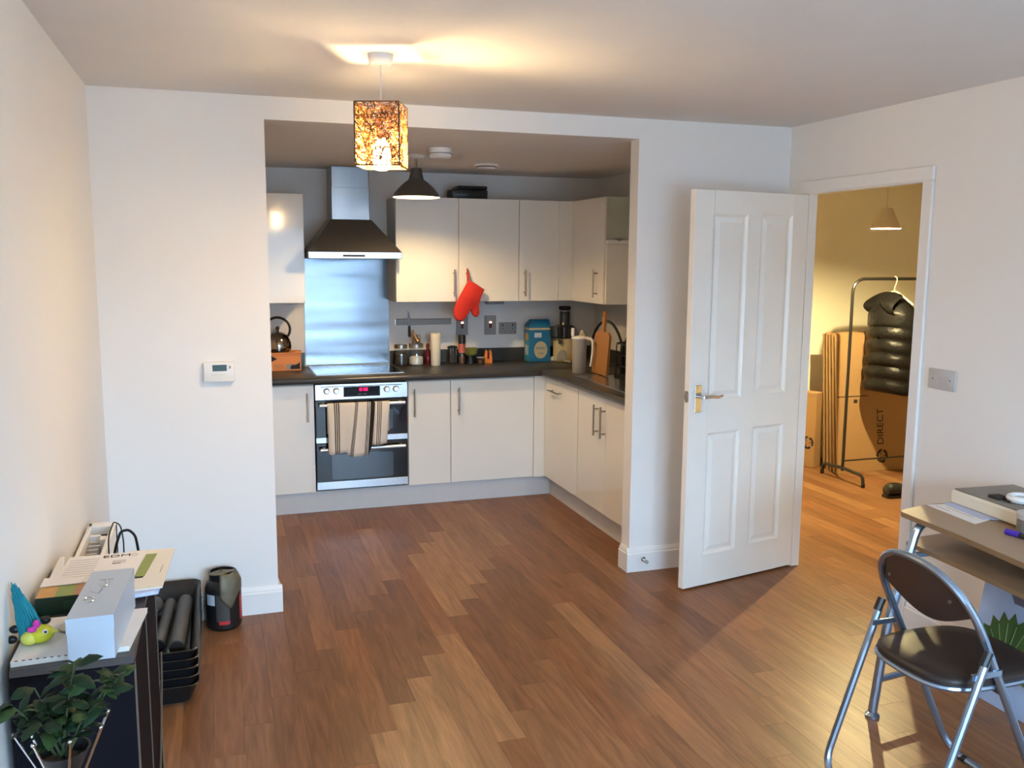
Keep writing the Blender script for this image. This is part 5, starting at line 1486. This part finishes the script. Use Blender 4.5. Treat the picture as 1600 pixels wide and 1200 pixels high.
t = sheet('letter', [(-.668, -1.650), (-.470, -1.660), (-.452, -1.425), (-.655, -1.425)], zz, .003, 'paper', 'printed white letter headed EDM on top of the pile', 'letter')
part('heading', MB().text('EDM', .030, Matrix.Translation((-.528, -1.452, zz + .0034)) @ Matrix.Diagonal((1.25, .95, 1, 1))), 'ink', t, smooth=False, label='bold black EDM heading')
tl = MB()
for k in range(8):
    y = -1.465 - k * .020
    tl.box(-.648 - k * .0008, -.572 - k * .0008, y, y + .006, zz + .0031, zz + .0034)
part('address_block', MB().box(-.535, -.50, -1.515, -1.490, zz + .0031, zz + .0034), 'lightgrey', t, smooth=False)
part('text_lines', tl, 'lightgrey', t, smooth=False)
part('logo', MB().tube([(-.482 + .010 * math.cos(k * PI / 6), -1.452 + .008 * math.sin(k * PI / 6), zz + .0034) for k in range(12)], .0006, 4, True), 'inkgrey', t)
part('address_line', MB().box(-.534, -.512, -1.522, -1.518, zz + .0034, zz + .0037), 'ink', t)
sheet('letter', [(-.684, -1.67), (-.640, -1.66), (-.672, -1.40), (-.684, -1.40)], zz - .004, .003, 'paper', 'blank white sheet sloping against the left wall', 'letter')
sheet('letter', [(-.684, -1.715), (-.590, -1.712), (-.580, -1.668), (-.684, -1.650)], z + .048, .0016, 'paper', 'white sheet edge lying over the green box', 'letter')

# ---------------------------------------------------------------- plant in front of the cabinet
PC = V((-.530, -2.44, 0))
t = thing('plant_stand', 'conical chrome wire plant stand in front of the cabinet', 'plant stand', PC)
for k in range(8):
    a = k * PI / 4 + .3
    c_, s_ = math.cos(a), math.sin(a)
    part('wire', MB().tube([PC + V((.078 * c_, .078 * s_, .790)), PC + V((.030 * c_, .030 * s_, .680)), PC + V((.024 * c_, .024 * s_, .30)), PC + V((.10 * c_, .10 * s_, .004))], .0024, 6), 'chrome', t)
part('waist_ring', MB().tube([PC + V((.030 * math.cos(k * PI / 12), .030 * math.sin(k * PI / 12), .680)) for k in range(24)], .003, 6, True), 'chrome', t)
part('foot_ring', MB().tube([PC + V((.10 * math.cos(k * PI / 12), .10 * math.sin(k * PI / 12), .004)) for k in range(24)], .0035, 6, True), 'chrome', t)
for k in range(8):
    a = k * PI / 4 + .3
    part('bead', MB().ball(PC + V((.0785 * math.cos(a), .0785 * math.sin(a), .792)), .0042), 'chrome', t)
t = thing('potted_plant', 'bushy dark green potted plant in the chrome stand', 'plant', PC + V((0, 0, .60)))
part('pot', MB().lathe([(.014, .672), (.044, .738), (.047, .742), (.042, .742), (.036, .722)], PC, 20), 'black', t)
part('soil', MB().lathe([(.034, .722), (.02, .726), (.002, .728)], PC, 14), 'coffee', t)
rs = random.Random(11)
lm = MB()
pr_ = [(0, .0, 0), (.22, .20, .10), (.50, .27, .13), (.78, .17, .06), (1.0, .0, -.08)]
R_ = []
for fx, w, h in pr_:
    R_.append([lm.bm.verts.new(V((fx, s_ * w, h - abs(s_) * .08))) for s_ in ((-1, 0, 1) if w else (0,))])
for i in range(len(R_) - 1):
    a, b = R_[i], R_[i + 1]
    if len(a) == 1: lm.bm.faces.new((a[0], b[0], b[1])); lm.bm.faces.new((a[0], b[1], b[2]))
    elif len(b) == 1: lm.bm.faces.new((a[0], b[0], a[1])); lm.bm.faces.new((a[1], b[0], a[2]))
    else: lm.bm.faces.new((a[0], b[0], b[1], a[1])); lm.bm.faces.new((a[1], b[1], b[2], a[2]))
leafA = lm.mesh('leaf', None, True, 80)
leafB = leafA.copy()
leafA.materials.append(M['leaf']); leafB.materials.append(M['leafl'])
stems = MB()
twigs = [V((.105, -.035, .885)), V((.03, -.02, .915)), V((-.075, -.03, .855)), (V((.02, .05, .88))), V((.09, .03, .86)), V((-.05, .04, .85)), V((.06, -.06, .845)), V((-.025, -.065, .83))]
for tip in twigs:
    b0 = V((rs.uniform(-.01, .01), rs.uniform(-.01, .01), .72))
    mid = b0 * .45 + tip * .55 + V((0, 0, .012))
    stems.tube([PC + b0, PC + mid, PC + tip], .0028, 5, r1=.0014)
    for k in range(16):
        f = rs.uniform(.30, 1.0)
        p = b0 * (1 - f) * (1 - f) + mid * 2 * f * (1 - f) + tip * f * f
        a = rs.uniform(0, 2 * PI)
        o = bpy.data.objects.new('leaf', leafB if rs.random() < .3 else leafA)
        COL.objects.link(o)
        o.parent = t
        o.location = p - V((0, 0, .60))
        o.rotation_euler = (rs.uniform(-.6, .6), rs.uniform(-.75, .45), a)
        s_ = rs.uniform(.030, .056)
        o.scale = (s_, s_, s_)
part('stem', stems, 'stem', t)
